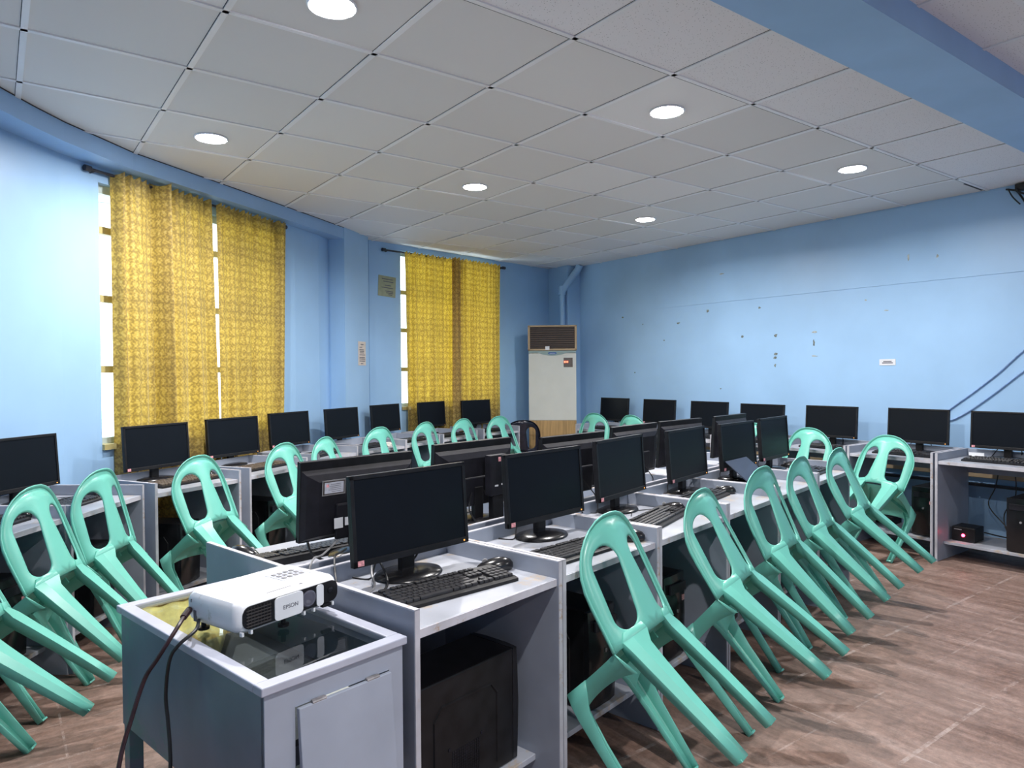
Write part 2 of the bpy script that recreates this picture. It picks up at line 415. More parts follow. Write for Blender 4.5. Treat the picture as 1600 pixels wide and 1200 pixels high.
A1 = Vector((0.50, 4.93, 0)); B1 = Vector((2.10, 5.99, 0))
d1 = (B1-A1).normalized(); n1 = Vector((-d1.y, d1.x, 0)); L1 = (B1-A1).length
A2 = Vector((3.12, 6.70, 0)); B2 = Vector((6.0, 7.25, 0))
d2 = (B2-A2).normalized(); n2 = Vector((-d2.y, d2.x, 0)); L2 = (B2-A2).length
def P1(s, off=0.0, z=0.0): p = A1+d1*s-n1*off; return (p.x, p.y, z)   # off>0 : into the room
def P2(s, off=0.0, z=0.0): p = A2+d2*s-n2*off; return (p.x, p.y, z)

left_pts = [(-2.6, -2.6), (-2.3, 0.2), (-1.55, 2.2), (-0.75, 3.45), (-0.28, 4.06), (0.04, 4.46), (0.32, 4.77), (0.50, 4.93)]
wall_run('wall_left', left_pts, 0, CEIL, 0.15, M['wall'])
def win_wall(name, PF, s0, s1, w0, w1, sill, head, t=0.15):
    """flat wall with one opening between w0 and w1"""
    b = MB()
    def blk(a, c, z0, z1):
        if c-a < 1e-4: return
        q = [PF(a), PF(c), PF(c, -t), PF(a, -t)]
        b.prism([(p[0], p[1]) for p in q], z0, z1)
    blk(s0, w0, 0, CEIL); blk(w1, s1, 0, CEIL); blk(w0, w1, 0, sill); blk(w0, w1, head, CEIL)
    return struct(b.build(name, M['wall']))
SILL1, HEAD1 = 0.955, 2.56
win_wall('wall_left', P1, 0, L1, 0.035, 1.70, SILL1, HEAD1)
wall_run('wall_left', [(2.10, 5.99), (2.40, 6.22), (2.57, 6.40)], 0, CEIL, 0.15, M['wall'])
# column between the two windows
b = MB(); b.prism([(2.666, 6.254), (3.048, 6.555), (3.12, 6.72), (2.95, 6.90), (2.50, 6.55), (2.571, 6.374)], 0, CEIL)
struct(b.build('wall_column', M['wall']))
SILL2, HEAD2 = 1.02, 2.70
win_wall('wall_back', P2, 0, L2+0.2, 0.41, 1.86, SILL2, HEAD2)
b = MB(); b.box(6.16, 6.31, -3.2, 7.7, 0, CEIL)
wr = struct(b.build('wall_right', M['wall']))
b = MB()
random.seed(3)
chips = [(5.216, 1.923, .035, .012), (4.814, 2.028, .02, .018), (4.182, 2.013, .015, .015), (4.383, 1.735, .016, .014), (4.004, 1.73, .018, .024),
         (4.004, 1.549, .022, .014), (4.011, 1.511, .02, .014), (4.011, 1.436, .012, .02), (3.604, 1.64, .012, .036), (5.422, 1.739, .012, .01),
         (5.881, 1.376, .01, .01), (6.078, 2.045, .016, .012), (5.75, 1.94, .01, .01), (4.65, 1.2, .012, .008)]
pale = [(3.604, 1.741, .045, .010), (4.632, 2.403, .035, .010), (2.945, 1.894, .03, .006), (2.763, 2.322, .01, .03), (2.54, 2.302, .01, .022), (3.121, 1.997, .012, .01), (3.6, 1.52, .04, .006)]
for lst, mt in ((chips, M['chip']), (pale, M['chip_pale'])):
    b.use(mt)
    for (y, z, hw, hh) in lst:
        pts = []
        for k in range(9):
            a = 2*PI*k/9; s = random.uniform(.45, 1.1)
            pts.append((math.cos(a)*hw*s, math.sin(a)*hh*s))
        mm = Matrix.Translation((6.16-(0.0045 if z > 2.108 else 0), y, z)) @ Matrix(((0, 0, -1, 0), (1, 0, 0, 0), (0, 1, 0, 0), (0, 0, 0, 1)))
        b.prism(pts, -0.002, 0.0025, mtx=mm)
o = b.build('chipped_plaster', None, wr)
b = MB(); b.box(6.1555, 6.1605, -3.0, 5.58, 2.108, 2.748, 0.002); o = b.build('shadow_line_band', M['wall'], wr)  # band added and raised to draw a soft shadow and paint line
# small rough corner pillar and painted drain pipe
b = MB(); b.box(5.95, 6.16, 6.85, 7.4, 0, CEIL); struct(b.build('wall_corner', M['wall']))
b = MB(); b.tube([(6.06, 6.74, CEIL), (6.05, 6.78, 2.68)], 0.045, 12, False)
b.tube([(6.05, 6.78, 2.69), (5.93, 6.86, 2.50), (5.90, 6.90, 2.42)], 0.045, 12, False)
b.tube([(5.90, 6.90, 2.47), (5.90, 6.90, 0.0)], 0.035, 12, False)
b.tube([(5.90, 6.90, 2.49), (5.90, 6.90, 2.38)], 0.048, 12, False)
struct(b.build('trim_1', M['wall'], smooth=True))
# walls behind the camera, out of the frame
b = MB(); b.box(-3.2, 6.3, -3.2, -3.0, 0, CEIL); struct(b.build('wall_near', M['wall']))
b = MB(); b.box(-3.2, -2.6, -3.2, 2.2, 0, CEIL); struct(b.build('wall_side', M['wall']))

# blue drop beam along the ceiling edge over the first window (follows the curve)
curve = [(-2.2, 0.4), (-1.4, 2.05), (-0.6, 3.27), (-0.25, 3.76), (0.045, 4.153), (0.177, 4.333), (0.327, 4.516), (0.493, 4.676), (0.713, 4.892),
         (1.108, 5.165), (1.427, 5.385), (1.938, 5.744), (2.30, 6.00), (2.666, 6.262)]
wall_run('beam_left', curve, 2.652, CEIL, 0.32, M['beam'])
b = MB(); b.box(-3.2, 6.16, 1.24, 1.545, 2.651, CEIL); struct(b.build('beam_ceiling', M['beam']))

# suspended ceiling bars
b = MB()
b.use(M['tbar'])
z0, z1 = CEIL-0.006, CEIL
ys = [GY+TS*k for k in range(-1, 9)]
for y in ys: b.box(-2.6, 6.16, y-0.011, y+0.011, z0, z1)
for k in range(-8, 7):
    x = GX+TS*k; ymax = 7.2
    for (p, q) in zip(curve, curve[1:]):
        if p[0] <= x <= q[0]: ymax = p[1]+(q[1]-p[1])*(x-p[0])/(q[0]-p[0])+0.05
    if x < curve[0][0]: ymax = 0.4
    b.box(x-0.012, x+0.012, 1.53, ymax, z0, z1)
for k in range(-6, 7):
    x = GX+TS*k+0.28
    b.box(x-0.011, x+0.011, -3.0, 1.24, z0, z1)
for k in range(0, 7): b.box(-2.6, 6.16, 1.0-TS*k-.011, 1.0-TS*k+.011, z0, z1)
b.use(M['gap'])  # thin dark strips painted as shadow lines beside the bars
for y in ys: b.box(-2.6, 6.16, y+0.011, y+0.0155, CEIL-0.002, CEIL)
b.box(-2.6, 6.16, GY+0.011, GY+0.019, CEIL-0.003, CEIL); b.box(5.80, 6.12, GY+0.011, GY+0.032, CEIL-0.004, CEIL)
for k in range(-8, 7):
    x = GX+TS*k
    b.box(x-0.0145, x-0.012, 1.53, 4.0 if x < 0 else 6.2, CEIL-0.001, CEIL)
struct(b.build('trim_2', None))
# thin dark line where the ceiling meets the left beam
b = MB()
for (p, q) in zip(curve[3:], curve[4:]):
    dd = Vector((q[0]-p[0], q[1]-p[1])).normalized(); nn = Vector((dd.y, -dd.x))*0.006
    b.prism([p, q, (q[0]+nn.x, q[1]+nn.y), (p[0]+nn.x, p[1]+nn.y)], CEIL-0.004, CEIL-0.0005)
struct(b.build('trim_3', M['gap']))
# horizontal rail / conduit ledge on the right wall behind the desks
b = MB(); b.box(6.135, 6.159, -2.9, 6.6, 0.545, 0.60, 0.004)
struct(b.build('trim_4', M['wood_frame']))
b = MB(); b.box(6.11, 6.159, -2.9, 6.6, 0.48, 0.50)
struct(b.build('trim_5', M['gap']))

# windows
def window(idx, PF, w0, w1, sill, head, bars, mull, fm):
    root = empty('window_%d' % idx, PF((w0+w1)/2, -0.07, sill)); struct(root)
    inv = root.location
    def bar(b, s0, s1, o0, o1, z0, z1):
        q = [PF(s0, o0), PF(s1, o0), PF(s1, o1), PF(s0, o1)]
        b.prism([(p[0]-inv[0], p[1]-inv[1]) for p in q], z0-inv[2], z1-inv[2])
    b = MB(); bar(b, w0, w1, -0.11, -0.05, sill, sill+0.04); bar(b, w0, w1, -0.11, -0.05, head-0.05, head)
    bar(b, w0, w0+0.022, -0.11, -0.05, sill, head); bar(b, w1-0.03, w1, -0.11, -0.05, sill, head)
    for s in mull: bar(b, s-0.02, s+0.02, -0.11, -0.06, sill, head)
    b.build('window_frame', M['frame_pale'], root)
    b = MB()
    for z in bars: bar(b, w0, w1, -0.10, -0.055, z-0.022, z+0.022)
    b.build('window_bars', fm, root)
    b = MB(); bar(b, w0+0.02, w1-0.02, -0.084, -0.08, sill+0.03, head-0.04); b.build('pane', M['window_glass'], root)
    b = MB(); bar(b, w0, w1, -0.15, 0.02, sill-0.03, sill+0.004); b.build('window_sill', fm, root)
    return root
window(1, P1, 0.035, 1.70, SILL1, HEAD1, (1.42, 1.86, 2.285), (0.45, 1.28), M['frame_yellow'])
window(2, P2, 0.41, 1.86, SILL2, HEAD2, (1.428, 1.852, 2.262), (0.9, 1.37), M['frame_yellow'])

# ------------------------------------------------------------------ curtains and rods
def curtain(PF, s0, s1, off, ztop, zbot, folds, amp, seed, label, group, sb0=None, sb1=None, big=None, hook=0.0):
    rnd = random.Random(seed)
    nu, nv = 150, 46
    sb0 = s0 if sb0 is None else sb0; sb1 = s1 if sb1 is None else sb1
    ph = [rnd.uniform(0, 6.28) for _ in range(6)]
    b = MB(); bm = b.bm; uvl = bm.loops.layers.uv.new('UVMap')
    grid = []; org = PF((s0+s1)/2, off, zbot)
    def depth(t, v):
        a = amp*(0.45+0.55*v)
        f = a*math.sin(2*PI*folds*t+ph[0]+0.6*math.sin(2*PI*2*t+ph[1])) + 0.45*a*math.sin(2*PI*folds*1.9*t+ph[2]+v*1.0) + 0.3*a*math.sin(2*PI*folds*0.55*t+ph[3]-v)
        if big:
            for (c, wd, am) in big: f += am*math.exp(-((t-c)/wd)**2)
        f += amp*0.5*math.sin(2*PI*folds*0.9*t+ph[5]+2.2*v)*v + (1-v)**6*0.010*math.sin(2*PI*folds*2.6*t+ph[4])
        return f
    cum = []
    for j in range(nv+1):
        v = j/nv; row = []; z = ztop+(zbot-ztop)*v
        for i in range(nu+1):
            t = i/nu
            sA = s0+(sb0-s0)*v; sB = s1+(sb1-s1)*v
            s = sA+(sB-sA)*t
            zz = z
            if j == 0: zz += 0.010*math.sin(2*PI*folds*2.6*t+ph[4])-hook*t
            p = PF(s, off+depth(t, v), zz)
            row.append(bm.verts.new((p[0]-org[0], p[1]-org[1], p[2]-org[2])))
        grid.append(row)
    dist = [0]
    for i in range(nu): dist.append(dist[-1]+(grid[nv//2][i+1].co-grid[nv//2][i].co).length)
    for j in range(nv):
        for i in range(nu):
            f = bm.faces.new([grid[j][i], grid[j][i+1], grid[j+1][i+1], grid[j+1][i]])
            for lp, (ii, jj) in zip(f.loops, ((i, j), (i+1, j), (i+1, j+1), (i, j+1))):
                lp[uvl].uv = (dist[ii]+seed*0.037, (1-jj/nv)*(ztop-zbot))
    o = b.build('curtain', M['curtain'], smooth=True, angle=180, loc=org, fix=False)
    tag(o, label, 'curtain', group)
    return o
curtain(P1, 0.105, 0.885, 0.065, 2.632, 0.33, 5, 0.026, 1, 'gold damask curtain, wider panel at the left side of the near window', 'gold curtains at the windows', 0.115, 0.945, big=[(0.37, 0.022, -0.06), (0.43, 0.03, 0.075), (0.0, 0.025, -0.055)])
curtain(P1, 0.955, 1.725, 0.06, 2.628, 0.33, 6, 0.020, 2, 'gold damask curtain, narrower panel at the right side of the near window', 'gold curtains at the windows', 0.975, 1.66, big=[(0.9, 0.04, 0.03)])
curtain(P2, 0.425, 1.22, 0.05, 2.685, 0.45, 6, 0.026, 3, 'gold damask curtain, left panel of the far window beside the yellow notice', 'gold curtains at the windows', 0.43, 1.20, big=[(0.93, 0.05, 0.03)])
curtain(P2, 1.04, 1.83, 0.105, 2.685, 0.45, 7, 0.024, 4, 'gold damask curtain, right panel of the far window towards the air conditioner', 'gold curtains at the windows', 1.04, 1.82, big=[(0.1, 0.05, 0.035), (0.22, 0.03, 0.02)])
def rod(PF, s0, s1, off, z, label):
    org = PF((s0+s1)/2, off, z)
    root = empty('curtain_rod', org); tag(root, label, 'curtain rod', 'curtain rods')
    def rel(p): return (p[0]-org[0], p[1]-org[1], p[2]-org[2])
    b = MB(); b.tube([rel(PF(s0, off, z)), rel(PF(s1, off, z))], 0.009, 10, False)
    b.tube([rel(PF(s0-0.01, off, z)), rel(PF(s0+0.03, off, z))], 0.018, 10, False); b.tube([rel(PF(s1-0.03, off, z)), rel(PF(s1+0.01, off, z))], 0.018, 10, False)
    b.build('pole', M['rod'], root, smooth=True)
    for s in (s0+0.05, s1-0.05):
        b = MB(); b.tube([rel(PF(s, 0.0, z-0.01)), rel(PF(s, off, z-0.008))], 0.008, 8, False); b.build('bracket', M['rod'], root, smooth=True)
rod(P1, -0.07, 1.76, 0.03, 2.615, 'dark curtain rod over the near window')
rod(P2, 0.16, 2.0, 0.03, 2.675, 'dark curtain rod over the far window with long bare ends')

# ------------------------------------------------------------------ downlights
def make_downlight():
    root = empty('ceiling_downlight', (1.038, 2.523, CEIL))
    b = MB(); b.lathe([(0.083, 0.0), (0.092, 0.0), (0.094, -0.005), (0.088, -0.010), (0.083, -0.008), (0.083, 0.0)], 32, caps=False); b.build('trim_ring', M['white2'], root, smooth=True)
    b = MB(); b.lathe([(0.0825, -0.001), (0.080, -0.009), (0.06, -0.014), (0.03, -0.017), (0.001, -0.018)], 32); b.build('diffuser', M['diffuser'], root, smooth=True)
    ld = bpy.data.lights.new('downlight_lamp', 'AREA'); ld.shape = 'DISK'; ld.size = 0.05; ld.energy = LAMP_W; ld.color = (1.0, 0.965, 0.94); ld.spread = R(165)
    lo = bpy.data.objects.new('downlight_lamp', ld); COL.objects.link(lo); lo.parent = root; lo.location = (0, 0, -0.021)
    return root
dl = make_downlight()
spots = [((1.038, 2.523), 'round white downlight nearest the camera, cut by the top edge'),
         ((1.037, 4.332), 'round white downlight over the left aisle near the first window'),
         ((2.876, 4.344), 'round white downlight above the middle of the centre bench, window side'),
         ((4.74, 4.391), 'smallest round white downlight near the far corner'),
         ((2.881, 2.512), 'round white downlight right of centre, beside the speckled tile strip'),
         ((4.731, 2.489), 'round white downlight nearest the right wall'),
         ((1.04, 0.45), 'round white downlight on the near side of the beam'),
         ((1.04, -1.6), 'round white downlight at the back of the room'), ((3.6, -1.6), 'round white downlight at the back right of the room')]
for i, ((x, y), lb) in enumerate(spots):
    o = dl if i == 0 else copy_tree(dl)
    o.location = (x, y, CEIL); tag(o, lb, 'ceiling light', 'recessed ceiling downlights')

# ------------------------------------------------------------------ desks
DW, DD, DT, DS = 0.617, 0.535, 0.783, 0.727
def make_desk(back=True):
    root = empty('computer_desk')
    t = 0.018
    for s, x0 in ((0, 0.0), (1, DW-t)):
        b = MB(); b.use(M['desk']); b.box(x0, x0+t, 0.002, DD, 0, DT-0.002, 0.0015)
        b.use(M['desk_edge']); b.box(x0+0.0008, x0+t-0.0008, 0.0, 0.0022, 0.0, DT); b.box(x0+0.0008, x0+t-0.0008, 0.0, DD, DT-0.0022, DT)
        b.build('side_panel', None, root)
    b = MB(); b.use(M['desk_top']); b.box(t, DW-t, 0.012, DD-0.02, DS-0.022, DS, 0.002)
    b.use(M['desk_edge']); b.box(t, DW-t, 0.009, 0.0125, DS-0.024, DS-0.0015); b.build('worktop', None, root)
    b = MB(); b.use(M['desk']); b.box(t, DW-t, DD-0.02, DD-0.002, 0.60, DT-0.004, 0.001); b.use(M['desk_edge']); b.box(t, DW-t, DD-0.019, DD-0.003, DT-0.0045, DT-0.002)
    b.build('back_strip', None, root)
    b = MB(); b.box(t, DW-t, 0.10, DD-0.02, 0.115, 0.135, 0.002); b.build('lower_shelf', M['desk_top'], root)
    if back:
        b = MB(); b.box(t, DW-t, DD-0.012, DD-0.004, 0.16, 0.60); b.build('back_board', M['desk_in'], root)
    return root
desk_c = make_desk(True)
desk_w = make_desk(False)
used = {}
def place(proto, x, y, rz, z=0, sx=1.0):
    o = proto if proto.name not in used else copy_tree(proto)
    used[proto.name] = 1
    o.location = (x, y, z); o.rotation_euler = (0, 0, rz); o.scale = (sx, 1, 1)
    return o
def nth(lst, i): return lst[i]
ORD = ['first', 'second', 'third', 'fourth', 'fifth', 'sixth', 'seventh', 'eighth', 'ninth']
ORG = Vector((0.845, 1.566, 0)); AC = R(12.5)
UU = Vector((math.cos(AC), math.sin(AC), 0)); VV = Vector((-math.sin(AC), math.cos(AC), 0))
def cb(u, v, z=0.0): p = ORG+UU*u+VV*v; return (p.x, p.y, z)

WHERE = {}
stations = {}     # name -> (x, y, heading of the desk x axis)
for k in range(6):
    p = cb(0.62*k, 0); stations['C%d' % (k+1)] = (p[0], p[1], AC, 1.0)
    p = cb(0.62*(k+1)-0.003, 1.125); stations['L%d' % (k+1)] = (p[0], p[1], AC+PI, 1.0)
WHERE['C1'] = 'nearest desk of the centre bench, right beside the projector table'
WHERE['C2'] = 'second desk from the projector table, right side of centre bench'
WHERE['C3'] = 'third desk from the projector table, right side of centre bench'
WHERE['C4'] = 'fourth desk from the projector table, right side of centre bench'
WHERE['C5'] = 'fifth desk from the projector table, right side of centre bench'
WHERE['C6'] = 'far end desk of the centre bench, right side'
WHERE['L1'] = 'nearest desk of the centre bench, left side'
WHERE['L2'] = 'second desk along the left side of the centre bench'
WHERE['L3'] = 'third desk along the left side of the centre bench'
WHERE['L4'] = 'fourth desk along the left side of the centre bench'
WHERE['L5'] = 'fifth desk along the left side of the centre bench'
WHERE['L6'] = 'far end desk of the centre bench, left side'
Wd = {'W-1': (-0.50, 2.86, 52, 1.0), 'W0': (-0.115, 3.345, 52, 1.0), 'W1': (0.276, 3.81, 52, 1.0), 'W2': (0.706, 4.28, 27.5, 0.98), 'W3': (1.313, 4.625, 33, 0.97),
      'W4': (1.95, 5.09, 38, 1.0), 'W5': (2.49, 5.485, 22, 0.90), 'W6': (3.005, 5.70, 26, 0.90), 'W7': (3.55, 5.96, 22.5, 0.98), 'W8': (4.222, 6.245, 11, 0.94)}
for k, (x, y, a, s) in Wd.items(): stations[k] = (x, y, R(a), s)
WHERE['W-1'] = 'desk at the left edge of the photo, closest to the camera'
WHERE['W0'] = 'leftmost visible desk, under the plain blue wall'
WHERE['W1'] = 'window row desk just left of the near window'
WHERE['W2'] = 'desk in front of the wide near curtain'
WHERE['W3'] = 'desk in front of the narrower near curtain'
WHERE['W4'] = 'desk just right of the near window curtains'
WHERE['W5'] = 'desk in front of the blue column'
WHERE['W6'] = 'desk between the blue column and the far window'
WHERE['W7'] = 'desk in front of the left far curtain'
WHERE['W8'] = 'last window row desk, beside the black chair'
for k in range(8):
    stations['R%d' % (8-k)] = (5.45, 1.62+0.648*(k+1)-0.005, R(-90), 1.03)
# index: R8 spans 1.62..2.27 (right edge of the photo) ... R1 beside the air conditioner
WHERE['R8'] = 'right wall desk cut by the right edge of the photo'
WHERE['R7'] = 'right wall desk behind the turned chair, second from the photo edge'
WHERE['R6'] = 'right wall desk, third from the right edge of the photo'
WHERE['R5'] = 'right wall desk, fourth from the right edge of the photo'
WHERE['R4'] = 'right wall desk, fifth from the right edge of the photo'
WHERE['R3'] = 'right wall desk, sixth from the right edge of the photo'
WHERE['R2'] = 'right wall desk, second from the air conditioner'
WHERE['R1'] = 'right wall desk, closest to the air conditioner'
del stations['R1']
# seven desks: rename so that R1..R7 run from the air conditioner to the photo edge
rk = {}
for k in range(7): rk['R%d' % (k+1)] = stations.pop('R%d' % (k+2))
stations.update(rk)
WHERE.update({'R%d' % (k): WHERE['R%d' % (k+1)] for k in range(3, 8)})
WHERE['R2'] = 'right wall desk, second from the air conditioner'
GROUPN = {'C': 'desks on the right side of the centre bench', 'L': 'desks on the left side of the centre bench', 'W': 'desks along the curved window wall', 'R': 'desks along the right wall'}
for n, (x, y, a, s) in stations.items():
    o = place(desk_c if n[0] in 'CL' else desk_w, x, y, a, 0, s)
    tag(o, 'grey computer desk, '+WHERE[n], 'desk', GROUPN[n[0]])

def local(st, u, v, z):
    x, y, a, s = stations[st]
    return (x+math.cos(a)*u*s-math.sin(a)*v, y+math.sin(a)*u*s+math.cos(a)*v, z)
def short(n):
    return WHERE[n]

# ------------------------------------------------------------------ monitors
MW, MH = 0.464, 0.275
def make_monitor():
    root = empty('monitor')
    T = Matrix.Translation((0, 0, 0.072)) @ Matrix.Rotation(R(-4), 4, 'X')
    # bezel ring
    b = MB(); W2, H = MW/2, MH; bw, bb = 0.013, 0.020
    b.box(-W2, W2, 0.004, 0.018, 0, H, 0.002, mtx=T)
    b.box(-W2, -W2+bw, -0.004, 0.006, 0, H, 0.0015, mtx=T); b.box(W2-bw, W2, -0.004, 0.006, 0, H, 0.0015, mtx=T)
    b.box(-W2, W2, -0.004, 0.006, H-bw, H, 0.0015, mtx=T); b.box(-W2, W2, -0.004, 0.006, 0, bb, 0.0015, mtx=T)
    b.build('bezel', M['black'], root)
    b = MB(); b.box(-W2+bw-0.001, W2-bw+0.001, 0.0, 0.005, bb-0.001, H-bw+0.001, mtx=T); b.build('screen', M['screen'], root)
    # back shell
    b = MB()
    s0 = [(-W2+0.004, 0.018, 0.004), (W2-0.004, 0.018, 0.004), (W2-0.004, 0.018, H-0.030), (-W2+0.004, 0.018, H-0.030)]
    s1 = [(-W2+0.018, 0.030, 0.014), (W2-0.018, 0.030, 0.014), (W2-0.018, 0.030, H-0.045), (-W2+0.018, 0.030, H-0.045)]
    s2 = [(-W2+0.06, 0.040, 0.02), (W2-0.06, 0.040, 0.02), (W2-0.06, 0.040, H-0.07), (-W2+0.06, 0.040, H-0.07)]
    rr = b.loft([s0, s1, s2], closed=True); b.bm.faces.new(rr[-1])
    b.box(-0.11, 0.11, 0.036, 0.052, 0.0, 0.125, 0.006)
    bmesh.ops.transform(b.bm, matrix=T, verts=b.bm.verts)
    b.build('back_shell', M['black_shell'], root)
    b = MB(); b.box(-0.026, 0.026, 0.034, 0.060, 0.012, 0.15, 0.004); b.build('stand_neck', M['black'], root)
    b = MB(); b.lathe([(0.10, 0.0005), (0.105, 0.004), (0.100, 0.011), (0.06, 0.018), (0.02, 0.020), (0.001, 0.020)], 40, mtx=Matrix.Translation((0, 0.035, 0)), sx=1.15, sy=0.9)
    b.build('stand_base', M['glossblack'], root, smooth=True, angle=50)
    b = MB(); b.box(-W2+0.012, -W2+0.034, -0.0062, -0.0042, 0.004, 0.020, mtx=T); o = b.build('asset_sticker', M['pink'], root); o['label'] = 'small pink sticker'
    b = MB(); b.box(W2-0.024, W2-0.019, -0.0055, -0.0038, 0.007, 0.012, mtx=T @ Matrix.Rotation(0.0, 4, 'Y')); o = b.build('power_light', M['orange'], root); o['label'] = 'tiny orange power light'
    b = MB(); b.tube([(0.04, 0.055, 0.13), (0.075, 0.075, 0.06), (0.06, 0.11, 0.006), (0.10, 0.16, 0.004)], 0.0035, 6)
    b.tube([(-0.03, 0.055, 0.13), (-0.09, 0.085, 0.05), (-0.12, 0.075, 0.005), (-0.15, 0.13, 0.004)], 0.0028, 6)
    b.build('cables', M['cable'], root, smooth=True)
    return root
mon = make_monitor()
MON = {   # x, y, heading of the screen normal in degrees
 'C1': (1.083, 2.000, -80.0), 'C2': (1.759, 2.149, -79.2), 'C3': (2.375, 2.342, -73.0), 'C4': (3.032, 2.49, -75.0), 'C5': (3.613, 2.586, -79.0), 'C6': (4.189, 2.719, -78.2),
 'W1': (0.112, 4.34, -46), 'W2': (0.828, 4.86, -61), 'W3': (1.392, 5.255, -62.4), 'W4': (1.950, 5.69, -60), 'W5': (2.545, 6.03, -61), 'W6': (3.175, 6.43, -63), 'W7': (3.85, 6.68, -68), 'W8': (4.455, 6.72, -78),
 'R7': (5.88, 1.965, 180), 'R6': (5.90, 2.583, 179), 'R5': (5.86, 3.28, 181), 'R4': (5.76, 3.90, 180), 'R3': (5.90, 4.612, 180), 'R2': (5.95, 5.33, 180), 'R1': (5.97, 6.05, 180),
 'L1': (1.040, 2.368, 99), 'L2': (1.668, 2.580, 101.2), 'L3': (2.215, 2.545, 99), 'L4': (2.87, 2.775, 102), 'L5': (3.38, 2.875, 98), 'L6': (4.00, 2.975, 101)}
for n, (x, y, ph) in MON.items():
    o = place(mon, x, y, R(ph)+PI/2, DS)
    if n[0] == 'L': o.location.z = DS+0.014
    tag(o, ('back of a black monitor, ' if n[0] == 'L' else 'black switched-off monitor, ')+WHERE[n], 'monitor', 'flat monitors on the desks')
def find_thing(stem, st):
    for o in COL.objects:
        if o.parent is None and o.name.split('.')[0] == stem and 'label' in o.keys() and o['label'].endswith(WHERE[st]): return o
# label plate on the back of the nearest rear-facing monitor
mL1 = find_thing('monitor', 'L1')
b = MB(); b.use(M['cable_grey']); b.box(-0.045, 0.045, 0, 0.002, -0.026, 0.026, 0.0)
b.use(M['ac_dark']); b.box(-0.041, 0.041, 0.002, 0.0026, -0.022, 0.022)
b.use(M['label']); b.box(-0.037, 0.037, 0.0026, 0.0032, -0.019, 0.019)
b.use(M['orange']) if False else b.use(M['pink']); b.box(0.020, 0.030, 0.0032, 0.0036, 0.003, 0.013)
b.use(M['ink'])
for k, wd in enumerate((0.040, 0.046, 0.042, 0.048, 0.036)): b.box(-0.026, -0.026+wd, 0.0032, 0.0035, 0.011-0.0062*k, 0.0125-0.0062*k)
o = b.build('certificate_label', None, mL1); o.location = (0.118, 0.0535, 0.252); o.rotation_euler = (R(-4), 0, 0); o['label'] = 'framed silver label with small print'
b = MB(); b.box(-0.02, 0.02, 0, 0.001, -0.014, 0.014); b.box(0.028, 0.062, 0, 0.001, -0.02, 0.016)
o = b.build('barcode_label', M['paper_w'], mL1); o.location = (0.06, 0.060, 0.13); o['label'] = 'white torn barcode labels'

# ------------------------------------------------------------------ keyboards and mice
def make_keyboard(keymat):
    root = empty('keyboard'); W, D = 0.44, 0.145
    b = MB()
    prof = [(-D/2, 0.0), (D/2, 0.0), (D/2, 0.024), (D/2-0.012, 0.027), (-D/2+0.014, 0.014), (-D/2, 0.010)]
    mm = Matrix(((0, 0, 1, 0), (1, 0, 0, 0), (0, 1, 0, 0), (0, 0, 0, 1)))
    b.prism(prof, -W/2, W/2, mtx=mm, bev=0.003); b.build('case', M['black'], root)
    b = MB(); u = 0.0187
    def key(x, y, w=1.0):
        z = 0.0155+(y+D/2)*0.092
        b.box(x+0.001, x+u*w-0.0012, y+0.001, y+u-0.0016, z-0.004, z+0.0065, 0.0016, seg=1)
    x0 = -W/2+0.010
    for r, row in enumerate([[1.25, 1.25, 1.25, 6.25, 1.25, 1.25, 1.25, 1.25], [2.25]+[1]*10+[2.75], [1.75]+[1]*11+[2.25], [1.5]+[1]*12+[1.5], [1]*13+[2]]):
        x = x0; y = -D/2+0.016+r*u*0.98
        for w_ in row: key(x, y, w_); x += u*w_
        xs = x0+u*15+0.005
        if r in (0, 3, 4): [key(xs+u*k, y) for k in range(3)]
        if r == 1: key(xs+u, y)
        xs += u*3+0.005
        for k in range(4): key(xs+u*k, y)
    y = -D/2+0.016+5.35*u*0.98
    for k in (0, 2, 3, 4, 5, 6.5, 7.5, 8.5, 9.5, 11, 12, 13, 14, 15.3, 16.3, 17.3): key(x0+u*k, y)
    b.build('keys', keymat, root)
    return root
kb = make_keyboard(M['key'])
kbr = make_keyboard(M['key_brown'])
def make_mouse():
    root = empty('computer_mouse')
    b = MB(); n = 24; rings = []
    secs = []
    for t, s in ((0.0, 0.90), (0.18, 1.0), (0.45, 0.98), (0.7, 0.82), (0.88, 0.55), (0.97, 0.26), (1.0, 0.02)):
        ring = []
        for i in range(n):
            a = 2*PI*i/n; x = 0.031*math.cos(a)*s*(1-0.10*abs(math.sin(a))); y = 0.055*math.sin(a)*s
            z = 0.001+t*(0.036-0.010*(y/0.055))
            ring.append((x, y, z))
        secs.append(ring)
    rr = b.loft(secs, closed=True); b.bm.faces.new(rr[0]); b.bm.faces.new(rr[-1]); b.build('shell', M['glossblack'], root, smooth=True, angle=60)
    b = MB(); b.lathe([(0.001, -0.004), (0.008, -0.004), (0.009, 0), (0.008, 0.004), (0.001, 0.004)], 14, mtx=Matrix.Translation((0, 0.030, 0.027)) @ Matrix.Rotation(PI/2, 4, 'Y')); b.build('scroll_wheel', M['cable_grey'], root, smooth=True)
    b = MB(); b.tube([(0, 0.052, 0.008), (-0.01, 0.10, 0.003), (-0.06, 0.15, 0.003), (-0.16, 0.15, 0.003)], 0.0018, 6); b.build('mouse_cable', M['cable'], root, smooth=True)
    return root
mouse = make_mouse()
